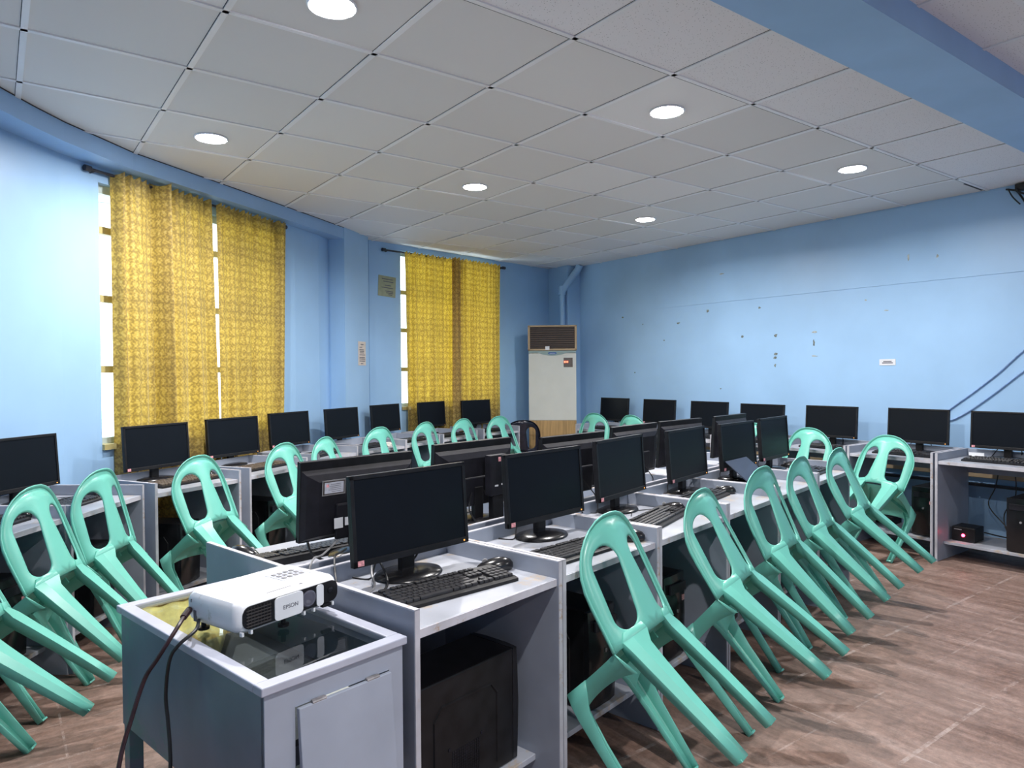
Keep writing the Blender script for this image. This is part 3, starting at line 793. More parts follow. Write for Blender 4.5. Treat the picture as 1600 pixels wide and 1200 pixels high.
KB = {'C1': (0.295, 0.185, -7), 'C2': (0.23, 0.15, -3), 'C3': (0.34, 0.20, 9), 'C4': (0.30, 0.28, 4), 'C6': (0.32, 0.16, 0),
      'L1': (0.34, 0.24, -4), 'L2': (0.30, 0.2, 3), 'L3': (0.3, 0.2, 0), 'L4': (0.3, 0.2, 0),
      'W0': (0.34, 0.2, 0), 'W1': (0.24, 0.20, 2), 'W2': (0.36, 0.20, 3), 'W3': (0.36, 0.20, 0), 'W4': (0.31, 0.2, 2), 'W5': (0.33, 0.2, 2), 'W6': (0.31, 0.2, 0), 'W7': (0.34, 0.2, 0), 'W8': (0.28, 0.2, 3),
      'R1': (0.30, 0.2, 0), 'R2': (0.30, 0.2, 0), 'R3': (0.32, 0.2, 0), 'R4': (0.30, 0.2, 2), 'R5': (0.36, 0.2, 0), 'R6': (0.34, 0.2, -2), 'R7': (0.33, 0.2, 2)}
for n, (u_, v_, a) in KB.items():
    x, y, h, s = stations[n]; p = local(n, u_, v_, DS)
    pr = kbr if n in ('W3', 'W2') else kb
    o = place(pr, p[0], p[1], h+R(a), DS)
    tag(o, ('dusty brownish keyboard, ' if pr is kbr else 'black keyboard, ')+WHERE[n], 'keyboard', 'keyboards on the desks')
MS = {'C1': (0.545, 0.225, 50), 'C2': (0.560, 0.10, 28), 'C3': (0.565, 0.255, 25), 'C4': (0.55, 0.27, 25), 'C6': (0.55, 0.36, 20),
      'L1': (0.525, 0.10, 20), 'W0': (0.575, 0.2, 0), 'W1': (0.52, 0.24, -10), 'W2': (0.565, 0.24, 5), 'W4': (0.56, 0.22, 0), 'W6': (0.565, 0.2, 10), 'W7': (0.575, 0.18, -20), 'W8': (0.545, 0.22, 0), 'R1': (0.555, 0.22, 0), 'R4': (0.54, 0.25, 0)}
for n, (u_, v_, a) in MS.items():
    x, y, h, s = stations[n]; p = local(n, u_, v_, DS)
    o = place(mouse, p[0], p[1], h+R(a), DS); o.scale = (1.12, 1.12, 1.12)
    tag(o, 'glossy black mouse, '+WHERE[n], 'mouse', 'computer mice on the desks')

# ------------------------------------------------------------------ computer towers
def make_tower():
    """front faces -y, 0.17 wide, 0.38 deep, 0.365 high"""
    root = empty('computer_tower'); W, D, H = 0.175, 0.385, 0.365
    b = MB(); b.box(-W/2, W/2, 0.02, D, 0, H, 0.005); 
    # embossed side panels with raised arch and fan grille
    for sx in (-1, 1):
        x = sx*W/2
        b.tube([(x, 0.09, 0.03), (x, 0.09, 0.25), (x, 0.115, 0.285), (x, 0.30, 0.285), (x, 0.325, 0.25), (x, 0.325, 0.03)], 0.0045, 6, False)
    b.build('case', M['black'], root)
    b = MB()
    sec = []
    for t in (0, 0.2, 0.5, 0.8, 1.0):
        z = 0.004+(H-0.004)*t; bul = 0.016*math.sin(PI*min(max(t, 0.05), 0.97))
        sec.append([(-W/2, 0.022, z), (-W/2, 0.006-bul*0.5, z), (-W/4, -bul, z), (W/4, -bul, z), (W/2, 0.006-bul*0.5, z), (W/2, 0.022, z)])
    rr = b.loft(sec, closed=True); b.bm.faces.new(rr[0]); b.bm.faces.new(rr[-1])
    b.build('front_bezel', M['glossblack'], root, smooth=True, angle=40)
    b = MB(); b.box(-W/2+0.02, W/2-0.02, -0.018, -0.008, H-0.075, H-0.035, 0.002); b.build('drive_door', M['black_shell'], root)
    b = MB(); b.lathe([(0.001, 0), (0.008, 0), (0.008, 0.005), (0.001, 0.006)], 14, mtx=Matrix.Translation((0, -0.012, 0.21)) @ Matrix.Rotation(PI/2, 4, 'X')); b.build('power_button', M['cable_grey'], root, smooth=True)
    b = MB(); b.box(W/2-0.045, W/2-0.025, -0.0135, -0.0095, 0.245, 0.268); o = b.build('asset_sticker', M['pink'], root); o['label'] = 'small pink sticker'
    for sx in (-1, 1):
        b = MB(); x = sx*(W/2+0.0006)
        for i in range(13):
            for j in range(13):
                yy = 0.16+0.0082*i; zz = 0.035+0.0082*j
                b.box(min(x, x+sx*0.001), max(x, x+sx*0.001), yy, yy+0.0052, zz, zz+0.0052)
        for (yy, zz) in ((0.152, 0.027), (0.274, 0.027), (0.152, 0.149), (0.274, 0.149)):
            b.box(min(x, x+sx*0.002), max(x, x+sx*0.002), yy-.004, yy+.004, zz-.004, zz+.004)
        b.build('vent_grille', M['black_shell'], root)
    return root
tw = make_tower()
TW = {'C2': (0.40, 0.12, 0), 'C3': (0.34, 0.12, 0), 'C4': (0.30, 0.12, 0), 'C5': (0.33, 0.12, 0), 'C6': (0.33, 0.12, 0),
      'W0': (0.42, 0.12, 0), 'W1': (0.44, 0.12, 0), 'W2': (0.33, 0.12, 15), 'W3': (0.42, 0.12, 0), 'W4': (0.42, 0.12, 0), 'R5': (0.48, 0.14, 0), 'R6': (0.50, 0.14, 0), 'R7': (0.48, 0.12, 0), 'W-1': (0.4, 0.12, 0)}
x, y, h, s = stations['C1']; p = local('C1', 0.125, 0.225, 0.137)
o = place(tw, p[0]+0.42*math.cos(h), p[1]+0.42*math.sin(h), h+R(90), 0.137)
tag(o, 'large black computer tower turned sideways, on the shelf of the nearest centre desk', 'computer tower', 'computer towers under the desks')
o.scale = (1.1, 1.12, 0.99)
for n, (u_, v_, a) in TW.items():
    x, y, h, s = stations[n]; p = local(n, u_, v_, 0.137)
    o = place(tw, p[0], p[1], h+R(a), 0.137)
    tag(o, 'black computer tower, '+WHERE[n], 'computer tower', 'computer towers under the desks')

# ------------------------------------------------------------------ plastic chairs
def sheet_y(x, z): return -0.353-(z-0.444)*(0.098/0.353) + 1.55*x*x
OUT = [(0.0, 0.797), (0.045, 0.7955), (0.085, 0.788), (0.120, 0.774), (0.150, 0.754), (0.175, 0.728), (0.194, 0.697), (0.208, 0.660), (0.214, 0.62), (0.214, 0.57), (0.210, 0.50), (0.206, 0.43)]
def ray_hit(poly, o, d):
    best = None
    for i in range(len(poly)):
        a = poly[i]; c = poly[(i+1) % len(poly)]
        ex, ey = c[0]-a[0], c[1]-a[1]; den = d[0]*ey-d[1]*ex
        if abs(den) < 1e-9: continue
        t = ((a[0]-o[0])*ey-(a[1]-o[1])*ex)/den; s = ((a[0]-o[0])*d[1]-(a[1]-o[1])*d[0])/den
        if t > 1e-6 and -1e-6 <= s <= 1+1e-6 and (best is None or t < best): best = t
    return (o[0]+d[0]*best, o[1]+d[1]*best)
def back_bm(b):
    poly = OUT+[(0.0, 0.43)]
    T_, Bt = (0.100, 0.662), (0.112, 0.512); rT, rB = 0.060, 0.050
    samples = []
    nc, ns = 14, 10
    for k in range(nc+1):                       # top cap, from right (+x) to left
        a = PI*k/nc; samples.append((T_, (math.cos(a), math.sin(a)), rT))
    for k in range(1, ns):                      # left side down
        t = k/ns; c = (T_[0]+(Bt[0]-T_[0])*t, T_[1]+(Bt[1]-T_[1])*t); samples.append((c, (-1, 0), rT+(rB-rT)*t))
    for k in range(nc+1):
        a = PI+PI*k/nc; samples.append((Bt, (math.cos(a), math.sin(a)), rB))
    for k in range(1, ns):
        t = k/ns; c = (Bt[0]+(T_[0]-Bt[0])*t, Bt[1]+(T_[1]-Bt[1])*t); samples.append((c, (1, 0), rB+(rT-rB)*t))
    inner = [(c[0]+d[0]*r, c[1]+d[1]*r) for c, d, r in samples]
    outer = [ray_hit(poly, c, d) for c, d, r in samples]
    for cn in [(0.0, 0.797), (0.0, 0.43), (0.205, 0.43)]:
        j = min(range(len(outer)), key=lambda i: (outer[i][0]-cn[0])**2+(outer[i][1]-cn[1])**2); outer[j] = cn
    for sx in (1, -1):
        rings = []
        for f in (0, 0.10, 0.5, 1.0):
            ring = []
            for p, q in zip(inner, outer):
                x = (p[0]+(q[0]-p[0])*f)*sx; z = p[1]+(q[1]-p[1])*f
                ring.append(b.bm.verts.new((x, sheet_y(x, z)+(0.004 if f == 0 else 0), z)))
            rings.append(ring)
        n = len(inner)
        for A, B_ in zip(rings, rings[1:]):
            for i in range(n):
                try: b.bm.faces.new([A[i], A[(i+1) % n], B_[(i+1) % n], B_[i]])
                except ValueError: pass
    # rolled rim around the arch, bent rearwards
    full = [(-x, z) for x, z in OUT[::-1][:-1]]+OUT
    # densify
    F = []
    for a, c in zip(full, full[1:]):
        for k in range(3): F.append((a[0]+(c[0]-a[0])*k/3, a[1]+(c[1]-a[1])*k/3))
    F.append(full[-1])
    secs = []
    for (x, z) in F:
        nx, nz = x/0.21, max(0, (z-0.60))/0.197
        L_ = math.hypot(nx, nz) or 1; nx /= L_; nz /= L_
        y = sheet_y(x, z)
        secs.append([(x-nx*0.001, y, z-nz*0.001), (x+nx*0.005, y-0.005, z+nz*0.005), (x+nx*0.006, y-0.014, z+nz*0.006)])
    b.loft(secs)
    bmesh.ops.remove_doubles(b.bm, verts=b.bm.verts, dist=0.0004)
def solid(o, t=0.005, off=0.0):
    md = o.modifiers.new('thickness', 'SOLIDIFY'); md.thickness = t; md.offset = off; md.use_even_offset = False
def make_chair(mt):
    root = empty('plastic_chair')
    b = MB(); back_bm(b); o = b.build('backrest', mt, root, smooth=True, angle=60); solid(o)
    # seat: dished top, rolled front, deep side aprons
    b = MB(); secs = []
    ny, nx_ = 16, 16
    for j in range(ny+1):
        t = j/ny; y = -0.318+(0.300)*t
        hw = 0.202-0.012*t
        if t > 0.85: hw -= 0.035*((t-0.85)/0.15)**2
        ztop = 0.437-0.012*t
        if t > 0.88: ztop -= 0.018*((t-0.88)/0.12)**2
        ap = 0.060+0.030*abs(2*t-1)**2.2
        row = [(-hw-0.004, y, ztop-ap)]
        for i in range(nx_+1):
            s = -1+2*i/nx_; x = hw*s
            yy = y if t > 0.3 else max(y, sheet_y(x, 0.43)+0.002)
            dish = -0.016*(1-s*s)*math.sin(PI*min(1, t*1.05))
            edge = -0.008*abs(s)**8
            row.append((x, yy, ztop+dish+edge))
        row.append((hw+0.004, y, ztop-ap)); secs.append(row)
    rr = b.loft(secs)
    # front apron
    front = secs[-1]
    fr2 = []
    for i, p in enumerate(front):
        s = (p[0])/0.17; s = max(-1, min(1, s))
        fr2.append((p[0], p[1]+0.004, 0.372-0.0+0.022*(1-s*s) if 0 < i < len(front)-1 else p[2]-0.001))
    b.loft([front, fr2])
    bmesh.ops.remove_doubles(b.bm, verts=b.bm.verts, dist=0.0004)
    o = b.build('seat', mt, root, smooth=True, angle=50); solid(o)
    for sx in (-1, 1):
        # rear leg: wide channel fanning out from below the slot
        b = MB(); secs = []
        for (z, xo, xi, yr, fl, fi) in ((0.464, 0.152, 0.078, None, 0.003, 0.003), (0.440, 0.168, 0.064, None, 0.016, 0.014), (0.40, 0.169, 0.080, -0.342, 0.034, 0.032), (0.33, 0.166, 0.089, -0.352, 0.034, 0.032),
                                        (0.22, 0.162, 0.098, -0.3685, 0.031, 0.028), (0.10, 0.157, 0.104, -0.386, 0.027, 0.025), (0.0, 0.154, 0.108, -0.400, 0.024, 0.022)):
            if yr is None: yo = sheet_y(xo, z)-0.005; yi = sheet_y(xi, z)-0.005
            else: yo = yr+0.012*max(0, (z-0.0))/0.4; yi = yr
            rd = 0.0 if yr is None else 0.010
            secs.append([(sx*(xo+0.002), yo+fl, z), (sx*xo, yo+rd*0.6, z), (sx*(xo*.66+xi*.34), (sheet_y(xo*.66+xi*.34, z)-0.006) if yr is None else (yo*.66+yi*.34)-rd*0.6, z), (sx*xi, yi, z), (sx*(xi-0.001), yi+fi, z)])
        b.loft(secs)
        b.prism([(sx*0.109, -0.399), (sx*0.153, -0.399), (sx*0.153, -0.378), (sx*0.109, -0.380)], 0.0, 0.004)
        o = b.build('leg', mt, root, smooth=True, angle=18); solid(o, 0.0055)
        # front leg
        b = MB(); secs = []
        for (z, xo, xi, yf, fl) in ((0.425, 0.196, 0.10, -0.030, 0.10), (0.385, 0.198, 0.125, -0.020, 0.085), (0.345, 0.198, 0.142, -0.014, 0.062), (0.24, 0.196, 0.152, -0.008, 0.045), (0.12, 0.193, 0.154, -0.002, 0.036), (0.0, 0.190, 0.156, 0.004, 0.028)):
            secs.append([(sx*(xo+0.001), yf-fl, z), (sx*xo, yf-0.006, z), (sx*(xo-0.006), yf, z), (sx*xi, yf+0.002, z), (sx*(xi-0.002), yf-0.016, z)])
        b.loft(secs)
        b.prism([(sx*0.158, 0.0), (sx*0.188, 0.0), (sx*0.188, -0.022), (sx*0.158, -0.02)], 0.0, 0.004)
        o = b.build('leg', mt, root, smooth=True, angle=18); solid(o, 0.0055)
        b = MB(); b.prism([(sx*0.165, -0.03), (sx*0.165, -0.034), (sx*0.04, -0.30), (sx*0.04, -0.296)], 0.398, 0.425)
        b.build('seat_rib', mt, root)
    return root
ch = make_chair(M['mint'])
TOPL = Vector((0, -0.451, 0.797))
def pose(o, x, y, head, tilt):
    o.location = (x, y, 0); o.rotation_mode = 'XYZ'; o.rotation_euler = (-tilt, 0, head-PI/2)
def pose_top(o, tx, ty, head, tilt):
    """put the top of the back over (tx, ty)"""
    yy = TOPL.y*math.cos(tilt)+TOPL.z*math.sin(tilt)
    pose(o, tx-math.cos(head)*yy, ty-math.sin(head)*yy, head, tilt)
first_chair = [True]
def chair(kind, a, b_, head, tilt, label, group='mint green chairs tipped against the desks', proto=None, st=None):
    if proto is not None: o = proto
    elif first_chair[0]: o = ch; first_chair[0] = False
    else: o = copy_tree(ch)
    (pose if kind == 'f' else pose_top)(o, a, b_, R(head), R(tilt))
    if st:      # lean on the desk's front edge instead of passing through it
        sx_, sy_, sa, _ = stations[st]; t = R(tilt); h = R(head); ox, oy = o.location.x, o.location.y; mv = -9
        for px_, pz_ in OUT:
            for s_ in (-1, -0.6, 0, 0.6, 1):
                X = s_*px_; Y = sheet_y(X, pz_); Y2 = Y*math.cos(t)+pz_*math.sin(t); Z = -Y*math.sin(t)+pz_*math.cos(t)
                wx = ox+math.sin(h)*X+math.cos(h)*Y2; wy = oy-math.cos(h)*X+math.sin(h)*Y2
                v_ = -math.sin(sa)*(wx-sx_)+math.cos(sa)*(wy-sy_)
                if Z < 0.80: mv = max(mv, v_)
        if mv > 0.0:
            d_ = mv; o.location.x += math.sin(sa)*d_; o.location.y -= math.cos(sa)*d_
    tag(o, label, 'chair', group)
    return o
T0 = 'mint green chair tipped against the '
chair('f', 1.752, 1.523, 106.2, 43.8, T0+'second right-side centre desk, nearest green chair on the right', st='C2')
chair('f', 2.455, 1.652, 105.3, 46.5, T0+'third right-side centre desk, second in its row', st='C3')
chair('f', 3.046, 1.890, 100.4, 39.2, T0+'fourth right-side centre desk, middle of its row', st='C4')
chair('f', 3.590, 1.998, 101.6, 40.5, T0+'fifth right-side centre desk, fourth in its row', st='C5')
chair('f', 4.215, 2.090, 99.0, 42.5, T0+'far end centre desk, last in its row', st='C6')
chair('f', 0.226, 3.502, 146.3, 37.0, T0+'leftmost window row desk, its whole back in view', st='W0')
chair('f', 0.430, 3.915, 143.8, 31.0, T0+'desk just left of the near window', st='W1')
chair('f', 1.027, 4.222, 126.6, 38.4, T0+'desk in front of the wide near curtain', st='W2')
chair('f', 1.669, 4.647, 124.9, 38.8, T0+'desk in front of the narrower near curtain', st='W3')
chair('t', 2.011, 5.12, 128, 42, T0+'desk just right of the near window curtains', st='W4')
chair('t', 2.66, 5.53, 114, 34, T0+'desk in front of the blue column', st='W5')
chair('t', 3.24, 5.87, 116, 34, T0+'desk just right of the blue column', st='W6')
chair('t', 3.85, 6.10, 112, 38, T0+'desk in front of the left far curtain', st='W7')
chair('t', 4.45, 6.28, 102, 41, T0+'last window row desk beside the black chair', st='W8')
chair('f', 0.020, 2.965, 158.0, 41.5, T0+'desk at the left edge, only its legs in view', st='W-1')
chair('f', -0.31, 2.23, 154, 41, 'mint green plastic chair leg poking in at the bottom left corner')
chair('t', 5.45, 5.79, 6, 34, T0+'right wall desk closest to the air conditioner', st='R1')
chair('t', 5.46, 5.23, -2, 30, T0+'right wall desk second from the air conditioner', st='R2')
chair('t', 5.45, 3.76, 0, 36, T0+'right wall desk behind the far end centre monitors', st='R4')
chair('t', 5.40, 3.20, -4, 40, T0+'right wall desk, facing us above the last centre chair', st='R5')
chair('f', 5.175, 2.61, -7, 46, T0+'right wall desk, second from photo edge, nearly facing us', st='R6')
dk = make_chair(M['navy'])
chair('t', 4.985, 6.55, 60, 3, 'black plastic chair standing between the last window desk and air conditioner', None, proto=dk)

# ------------------------------------------------------------------ projector table
tb_a = R(11.82)
table = empty('display_table', (0.439, 1.482, 0), tb_a)
tag(table, 'grey wooden glass-topped table in the foreground under the projector', 'table')
TWd, TD, TH = 0.391, 0.816, 0.725
b = MB(); rim = 0.036
for (x0, x1, y0, y1) in ((0, TWd, 0, rim), (0, TWd, TD-rim, TD), (0, rim, rim, TD-rim), (TWd-rim, TWd, rim, TD-rim)):
    b.box(x0, x1, y0, y1, TH-0.020, TH, 0.003)
b.build('table_rim', M['table_rim'], table)
b = MB(); b.box(rim+0.002, TWd-rim-0.002, rim+0.002, TD-rim-0.002, TH-0.012, TH-0.007); b.build('glass_top', M['glass'], table)
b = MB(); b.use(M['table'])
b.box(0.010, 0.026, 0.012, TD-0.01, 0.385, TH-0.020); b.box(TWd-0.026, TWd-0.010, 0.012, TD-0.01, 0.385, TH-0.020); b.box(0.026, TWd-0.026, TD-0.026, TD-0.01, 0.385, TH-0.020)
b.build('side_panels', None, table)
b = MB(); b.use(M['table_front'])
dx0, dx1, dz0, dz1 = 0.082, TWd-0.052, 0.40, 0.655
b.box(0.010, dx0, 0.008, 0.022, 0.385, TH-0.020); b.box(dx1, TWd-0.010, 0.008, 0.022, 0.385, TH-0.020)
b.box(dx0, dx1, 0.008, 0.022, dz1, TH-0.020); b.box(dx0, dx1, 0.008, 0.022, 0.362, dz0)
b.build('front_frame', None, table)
door = MB(); Td = Matrix.Translation((0, 0.006, dz1)) @ Matrix.Rotation(R(-5), 4, 'X') @ Matrix.Translation((0, 0, -dz1))
door.box(dx0+0.003, dx1-0.002, -0.010, 0.002, dz0+0.004, dz1-0.002, 0.002, mtx=Td)
dr = door.build('door', M['table_front'], table)
for hx in (dx0+0.055, dx1-0.055):
    b = MB(); b.tube([(hx-0.018, -0.001, dz1), (hx+0.018, -0.001, dz1)], 0.0038, 8, False); b.box(hx-0.017, hx+0.017, -0.003, 0.006, dz1-0.006, dz1+0.004)
    b.build('hinge', M['steel'], dr, smooth=True)
b = MB(); b.lathe([(0.001, 0), (0.004, 0), (0.004, 0.003), (0.001, 0.003)], 12, mtx=Matrix.Translation((0.215, 0.0, 0.425)) @ Matrix.Rotation(PI/2, 4, 'X') @ Matrix.Translation((0, 0, 0.022))); b.build('lock', M['gap'], dr)
b = MB(); b.box(0.026, TWd-0.026, 0.022, TD-0.026, 0.56, 0.575); b.build('inner_shelf', M['table_in'], table)
for (lx, ly) in ((0.012, 0.010), (TWd-0.050, 0.010), (0.012, TD-0.050), (TWd-0.050, TD-0.050)):
    b = MB(); b.box(lx, lx+0.038, ly, ly+0.038, 0, 0.385, 0.002); b.build('leg', M['table_front'] if ly < 0.1 else M['table'], table)  # rear legs take the shade-darkened paint
b = MB(); pts = []
n = 22
secs = []
for j in range(n+1):
    t = j/n; y = 0.36+t*(TD-0.03-0.36)
    row = []
    xr = 0.07+0.24*min(1, t*1.15)
    for i in range(19):
        s = i/18; row.append((0.028+(xr-0.028)*s, y, TH-0.018-0.010*abs(math.sin(7*s+5*t))*0.6-0.004*math.sin(23*s-11*t)-0.05*s**8))
    secs.append(row)
b.loft(secs); o = b.build('yellow_cloth', M['cloth_y'], smooth=True, angle=90); solid(o, 0.002)
o.location = table.location; o.rotation_euler = (0, 0, tb_a); tag(o, 'folded yellow patterned cloth under the glass of the foreground table', 'cloth')
b = MB(); b.box(-0.06, 0.06, -0.04, 0.04, 0, 0.012, 0.002); b.box(-0.045, 0.02, -0.02, 0.03, 0.012, 0.02, 0.002)
o = b.build('paper_box', M['crumple'])
p = Matrix.Rotation(tb_a, 3, 'Z') @ Vector((0.255, 0.10, 0)); o.location = (0.439+p.x, 1.482+p.y, 0.576); o.rotation_euler = (0, 0, 0.5)
tag(o, 'pale flat box lying inside the glass-topped table', 'box')

# ------------------------------------------------------------------ projector
pa = R(19.5)
pj = empty('projector', (0.460, 1.737, TH), pa)
pj.scale = (1.07, 1.0, 1.0)
tag(pj, 'white projector standing on the glass-topped table, front to camera', 'projector')
PW, PD, PH, PZ = 0.297, 0.222, 0.074, 0.026
b = MB(); b.use(M['white'])
def rrect(w, d, r, n=5, x0=0, y0=0):
    pts = []
    for (cx, cy, a0) in ((w-r, d-r, 0), (r, d-r, 90), (r, r, 180), (w-r, r, 270)):
        for k in range(n+1):
            a = R(a0+90*k/n); pts.append((x0+cx+r*math.cos(a), y0+cy+r*math.sin(a)))
    return pts
secs = []
for (z, ins) in ((0.0, 0.014), (0.010, 0.004), (0.022, 0.0), (0.055, 0.0), (0.068, 0.0035), (0.075, 0.009), (PH, 0.020)):
    secs.append([(x, y, PZ+z) for x, y in rrect(PW-2*ins, PD-2*ins, 0.024, 5, ins, ins)])
rr = b.loft(secs, closed=True); b.bm.faces.new(rr[0]); b.bm.faces.new(rr[-1])
b.build('body', None, pj, smooth=True, angle=50)
def front_panel(name, x0, x1, z0, z1, d, mt, r=0.012):
    b = MB(); mm = Matrix(((1, 0, 0, 0), (0, 0, -1, 0), (0, 1, 0, 0), (0, 0, 0, 1)))
    b.prism(rrect(x1-x0, z1-z0, r, 5, x0, PZ+z0), -0.004, d, mtx=mm)
    return b.build(name, mt, pj, smooth=True, angle=40)
front_panel('front_recess', 0.014, PW-0.006, 0.010, 0.066, 0.0008, M['black'], 0.02)
front_panel('lens_shutter', 0.098, 0.180, 0.008, 0.066, 0.0035, M['white2'], 0.010)
front_panel('lens_frame', 0.222, 0.244, 0.009, 0.065, 0.0035, M['white2'], 0.008)
text_mesh('brand_lettering', 'EPSON', 0.0145, M['ink'], pj, Matrix.Translation((0.143, -0.0039, PZ+0.036)) @ Matrix.Rotation(PI/2, 4, 'X'))
b = MB()
for k in range(6): b.box(0.022, 0.088, -0.0032, -0.0004, PZ+0.016+k*0.0078, PZ+0.0185+k*0.0078)
for k in range(8): b.box(0.026+k*0.0085, 0.0272+k*0.0085, -0.0026, -0.0004, PZ+0.014, PZ+0.062)
b.build('vent_slats', M['slat_dark'], pj)
b = MB(); mm = Matrix.Translation((0.199, -0.001, PZ+0.037)) @ Matrix.Rotation(PI/2, 4, 'X')
b.lathe([(0.022, -0.002), (0.022, 0.001), (0.019, 0.0025), (0.016, 0.0015), (0.008, 0.003), (0.001, 0.0035)], 32, mtx=mm); b.build('lens', M['lens'], pj, smooth=True)
b = MB(); b.lathe([(0.008, 0), (0.008, 0.002), (0.001, 0.003)], 20, mtx=Matrix.Translation((0.266, -0.001, PZ+0.042)) @ Matrix.Rotation(PI/2, 4, 'X')); b.build('infrared_sensor', M['glossblack'], pj, smooth=True)
b = MB(); b.box(0.10, 0.17, 0.030, 0.033, PZ+PH-0.0002, PZ+PH+0.0006); b.box(0.19, 0.199, 0.022, 0.028, PZ+PH-0.001, PZ+PH+0.0006); b.build('top_slot', M['ink'], pj)
b = MB(); b.box(0.185, 0.275, 0.085, 0.165, PZ+PH-0.0008, PZ+PH+0.0012, 0.0008); b.build('control_panel', M['label'], pj)
b = MB()
for i in range(4):
    for j in range(3): b.box(0.195+i*0.018, 0.205+i*0.018, 0.095+j*0.022, 0.107+j*0.022, PZ+PH+0.0012, PZ+PH+0.0026, 0.0006, seg=1)
b.build('control_buttons', M['cable_grey'], pj)
b = MB(); b.box(0.06, 0.10, 0.150, 0.205, PZ+PH-0.0002, PZ+PH+0.0009); b.build('warning_label', M['paper_w'], pj)
for (fx, fy) in ((0.03, 0.19), (PW-0.03, 0.19), (PW/2, 0.035)):
    b = MB(); b.lathe([(0.014, 0.0), (0.014, 0.007), (0.006, 0.008), (0.006, PZ+0.002)], 16, mtx=Matrix.Translation((fx, fy, 0))); b.build('foot', M['black'], pj, smooth=True)
for fx in (0.012, 0.035, 0.185, 0.215, 0.275):
    b = MB(); b.box(fx, fx+0.006, 0.001, 0.012, PZ-0.004, PZ+0.006, 0.001); b.build('front_tab', M['white2'], pj)
b = MB(); b.box(0.243, 0.270, -0.001, 0.010, PZ-0.001, PZ+0.007); b.build('foot_release', M['black'], pj)
b = MB(); b.box(-0.0006, 0.001, 0.17, 0.182, PZ+0.006, PZ+0.034); b.box(-0.0006, 0.001, 0.19, 0.194, PZ+0.052, PZ+0.06); b.build('side_port', M['ink'], pj)
# cables leaving the rear left corner
def wpt(lx, ly, z): v = Matrix.Rotation(pa, 3, 'Z') @ Vector((lx, ly, 0)); return (0.460+v.x, 1.737+v.y, z)
c1 = MB(); c1.tube([wpt(-0.003, 0.195, TH+0.060), wpt(-0.030, 0.178, TH+0.050)], 0.0085, 10, False)
c1.tube([wpt(-0.026, 0.18, TH+0.052), (0.352, 1.86, TH+0.040), (0.326, 1.845, 0.736), (0.305, 1.862, 0.695), (0.282, 1.885, 0.647), (0.253, 1.880, 0.564), (0.221, 1.847, 0.477), (0.19, 1.80, 0.30), (0.16, 1.72, 0.10), (0.14, 1.66, 0.006), (0.10, 1.58, 0.006)], 0.0052, 8)
tag(c1.build('power_cable', M['cable_brown'], smooth=True), 'thick dark brown power cable hanging from the projector', 'cable')
c2 = MB(); c2.tube([wpt(0.0, 0.16, TH+0.038), (0.385, 1.825, TH+0.035), (0.345, 1.810, TH+0.014), (0.328, 1.83, 0.70), (0.322, 1.85, 0.613), (0.324, 1.84, 0.554), (0.324, 1.82, 0.499), (0.320, 1.80, 0.436), (0.30, 1.76, 0.25), (0.28, 1.70, 0.006), (0.22, 1.64, 0.006)], 0.0044, 8)
tag(c2.build('video_cable', M['cable'], smooth=True), 'thinner black cable hanging from the projector beside the table', 'cable')

# ------------------------------------------------------------------ air conditioner
ax, ay = 5.46, 6.575
ang = math.atan2(ay, ax)            # faces the camera side
ac = empty('air_conditioner', (ax, ay, 0), ang-PI/2)
tag(ac, 'tall floor-standing air conditioner with tan louvred top in the far corner', 'air conditioner')
W2, D_ = 0.288, 0.27
b = MB(); b.box(-W2+0.01, W2-0.01, 0.01, D_, 0.02, 1.94, 0.006); b.build('cabinet', M['ac_white'], ac)
b = MB(); b.box(-W2, W2, -0.006, 0.016, 0.0, 0.80, 0.004); b.build('lower_panel', M['wood'], ac)
b = MB(); b.box(-W2, W2, -0.006, 0.016, 0.802, 1.615, 0.004); b.build('front_panel', M['ac_white'], ac)
b = MB(); b.box(-W2, W2, -0.008, 0.016, 1.622, 1.650, 0.002)
mm = Matrix(((1, 0, 0, 0), (0, 0, -1, 0), (0, 1, 0, 0), (0, 0, 0, 1)))
arc = [(-W2+0.02, 1.630)]+[(-0.17+0.34*k/12, 1.622-0.036*math.sin(PI*k/12)**0.8) for k in range(13)]+[(W2-0.02, 1.630)]
b.prism(arc, -0.01, 0.0085, mtx=mm); b.build('curved_band', M['ac_band'], ac)
b = MB(); 
for (x0, x1, z0, z1) in ((-W2-0.008, W2+0.008, 1.65, 1.672), (-W2-0.008, W2+0.008, 1.935, 1.955), (-W2-0.008, -W2+0.018, 1.65, 1.955), (W2-0.018, W2+0.008, 1.65, 1.955)):
    b.box(x0, x1, -0.022, 0.03, z0, z1, 0.003)
b.build('louvre_frame', M['wood_frame'], ac)
b = MB(); b.box(-W2+0.015, W2-0.015, -0.002, 0.01, 1.668, 1.938); b.build('louvre_recess', M['ac_dark'], ac)
for k in range(10):
    z = 1.684+k*0.0262
    b = MB(); b.box(-W2+0.018, W2-0.018, -0.016, -0.002, z, z+0.006, mtx=None); b.build('louvre_slat', M['ac_slat'], ac)
b = MB(); b.box(0.135, 0.245, -0.010, -0.005, 1.447, 1.560, 0.002); b.build('display_window', M['ac_disp'], ac)
b = MB()
for k, x in enumerate((0.142, 0.160, 0.178)):
    b.box(x, x+0.011, -0.0125, -0.0105, 1.500, 1.520)
b.build('display_digits', M['red_led'], ac)
b = MB(); b.prism(rrect(0.10, 0.026, 0.012, 4, -0.05, 1.604), -0.0, 0.0105, mtx=mm); b.build('blue_badge', M['ink_blue'], ac)
b = MB(); b.box(-0.035, 0.035, -0.0115, -0.0105, 1.613, 1.617); b.build('badge_line', M['paper_w'], ac)
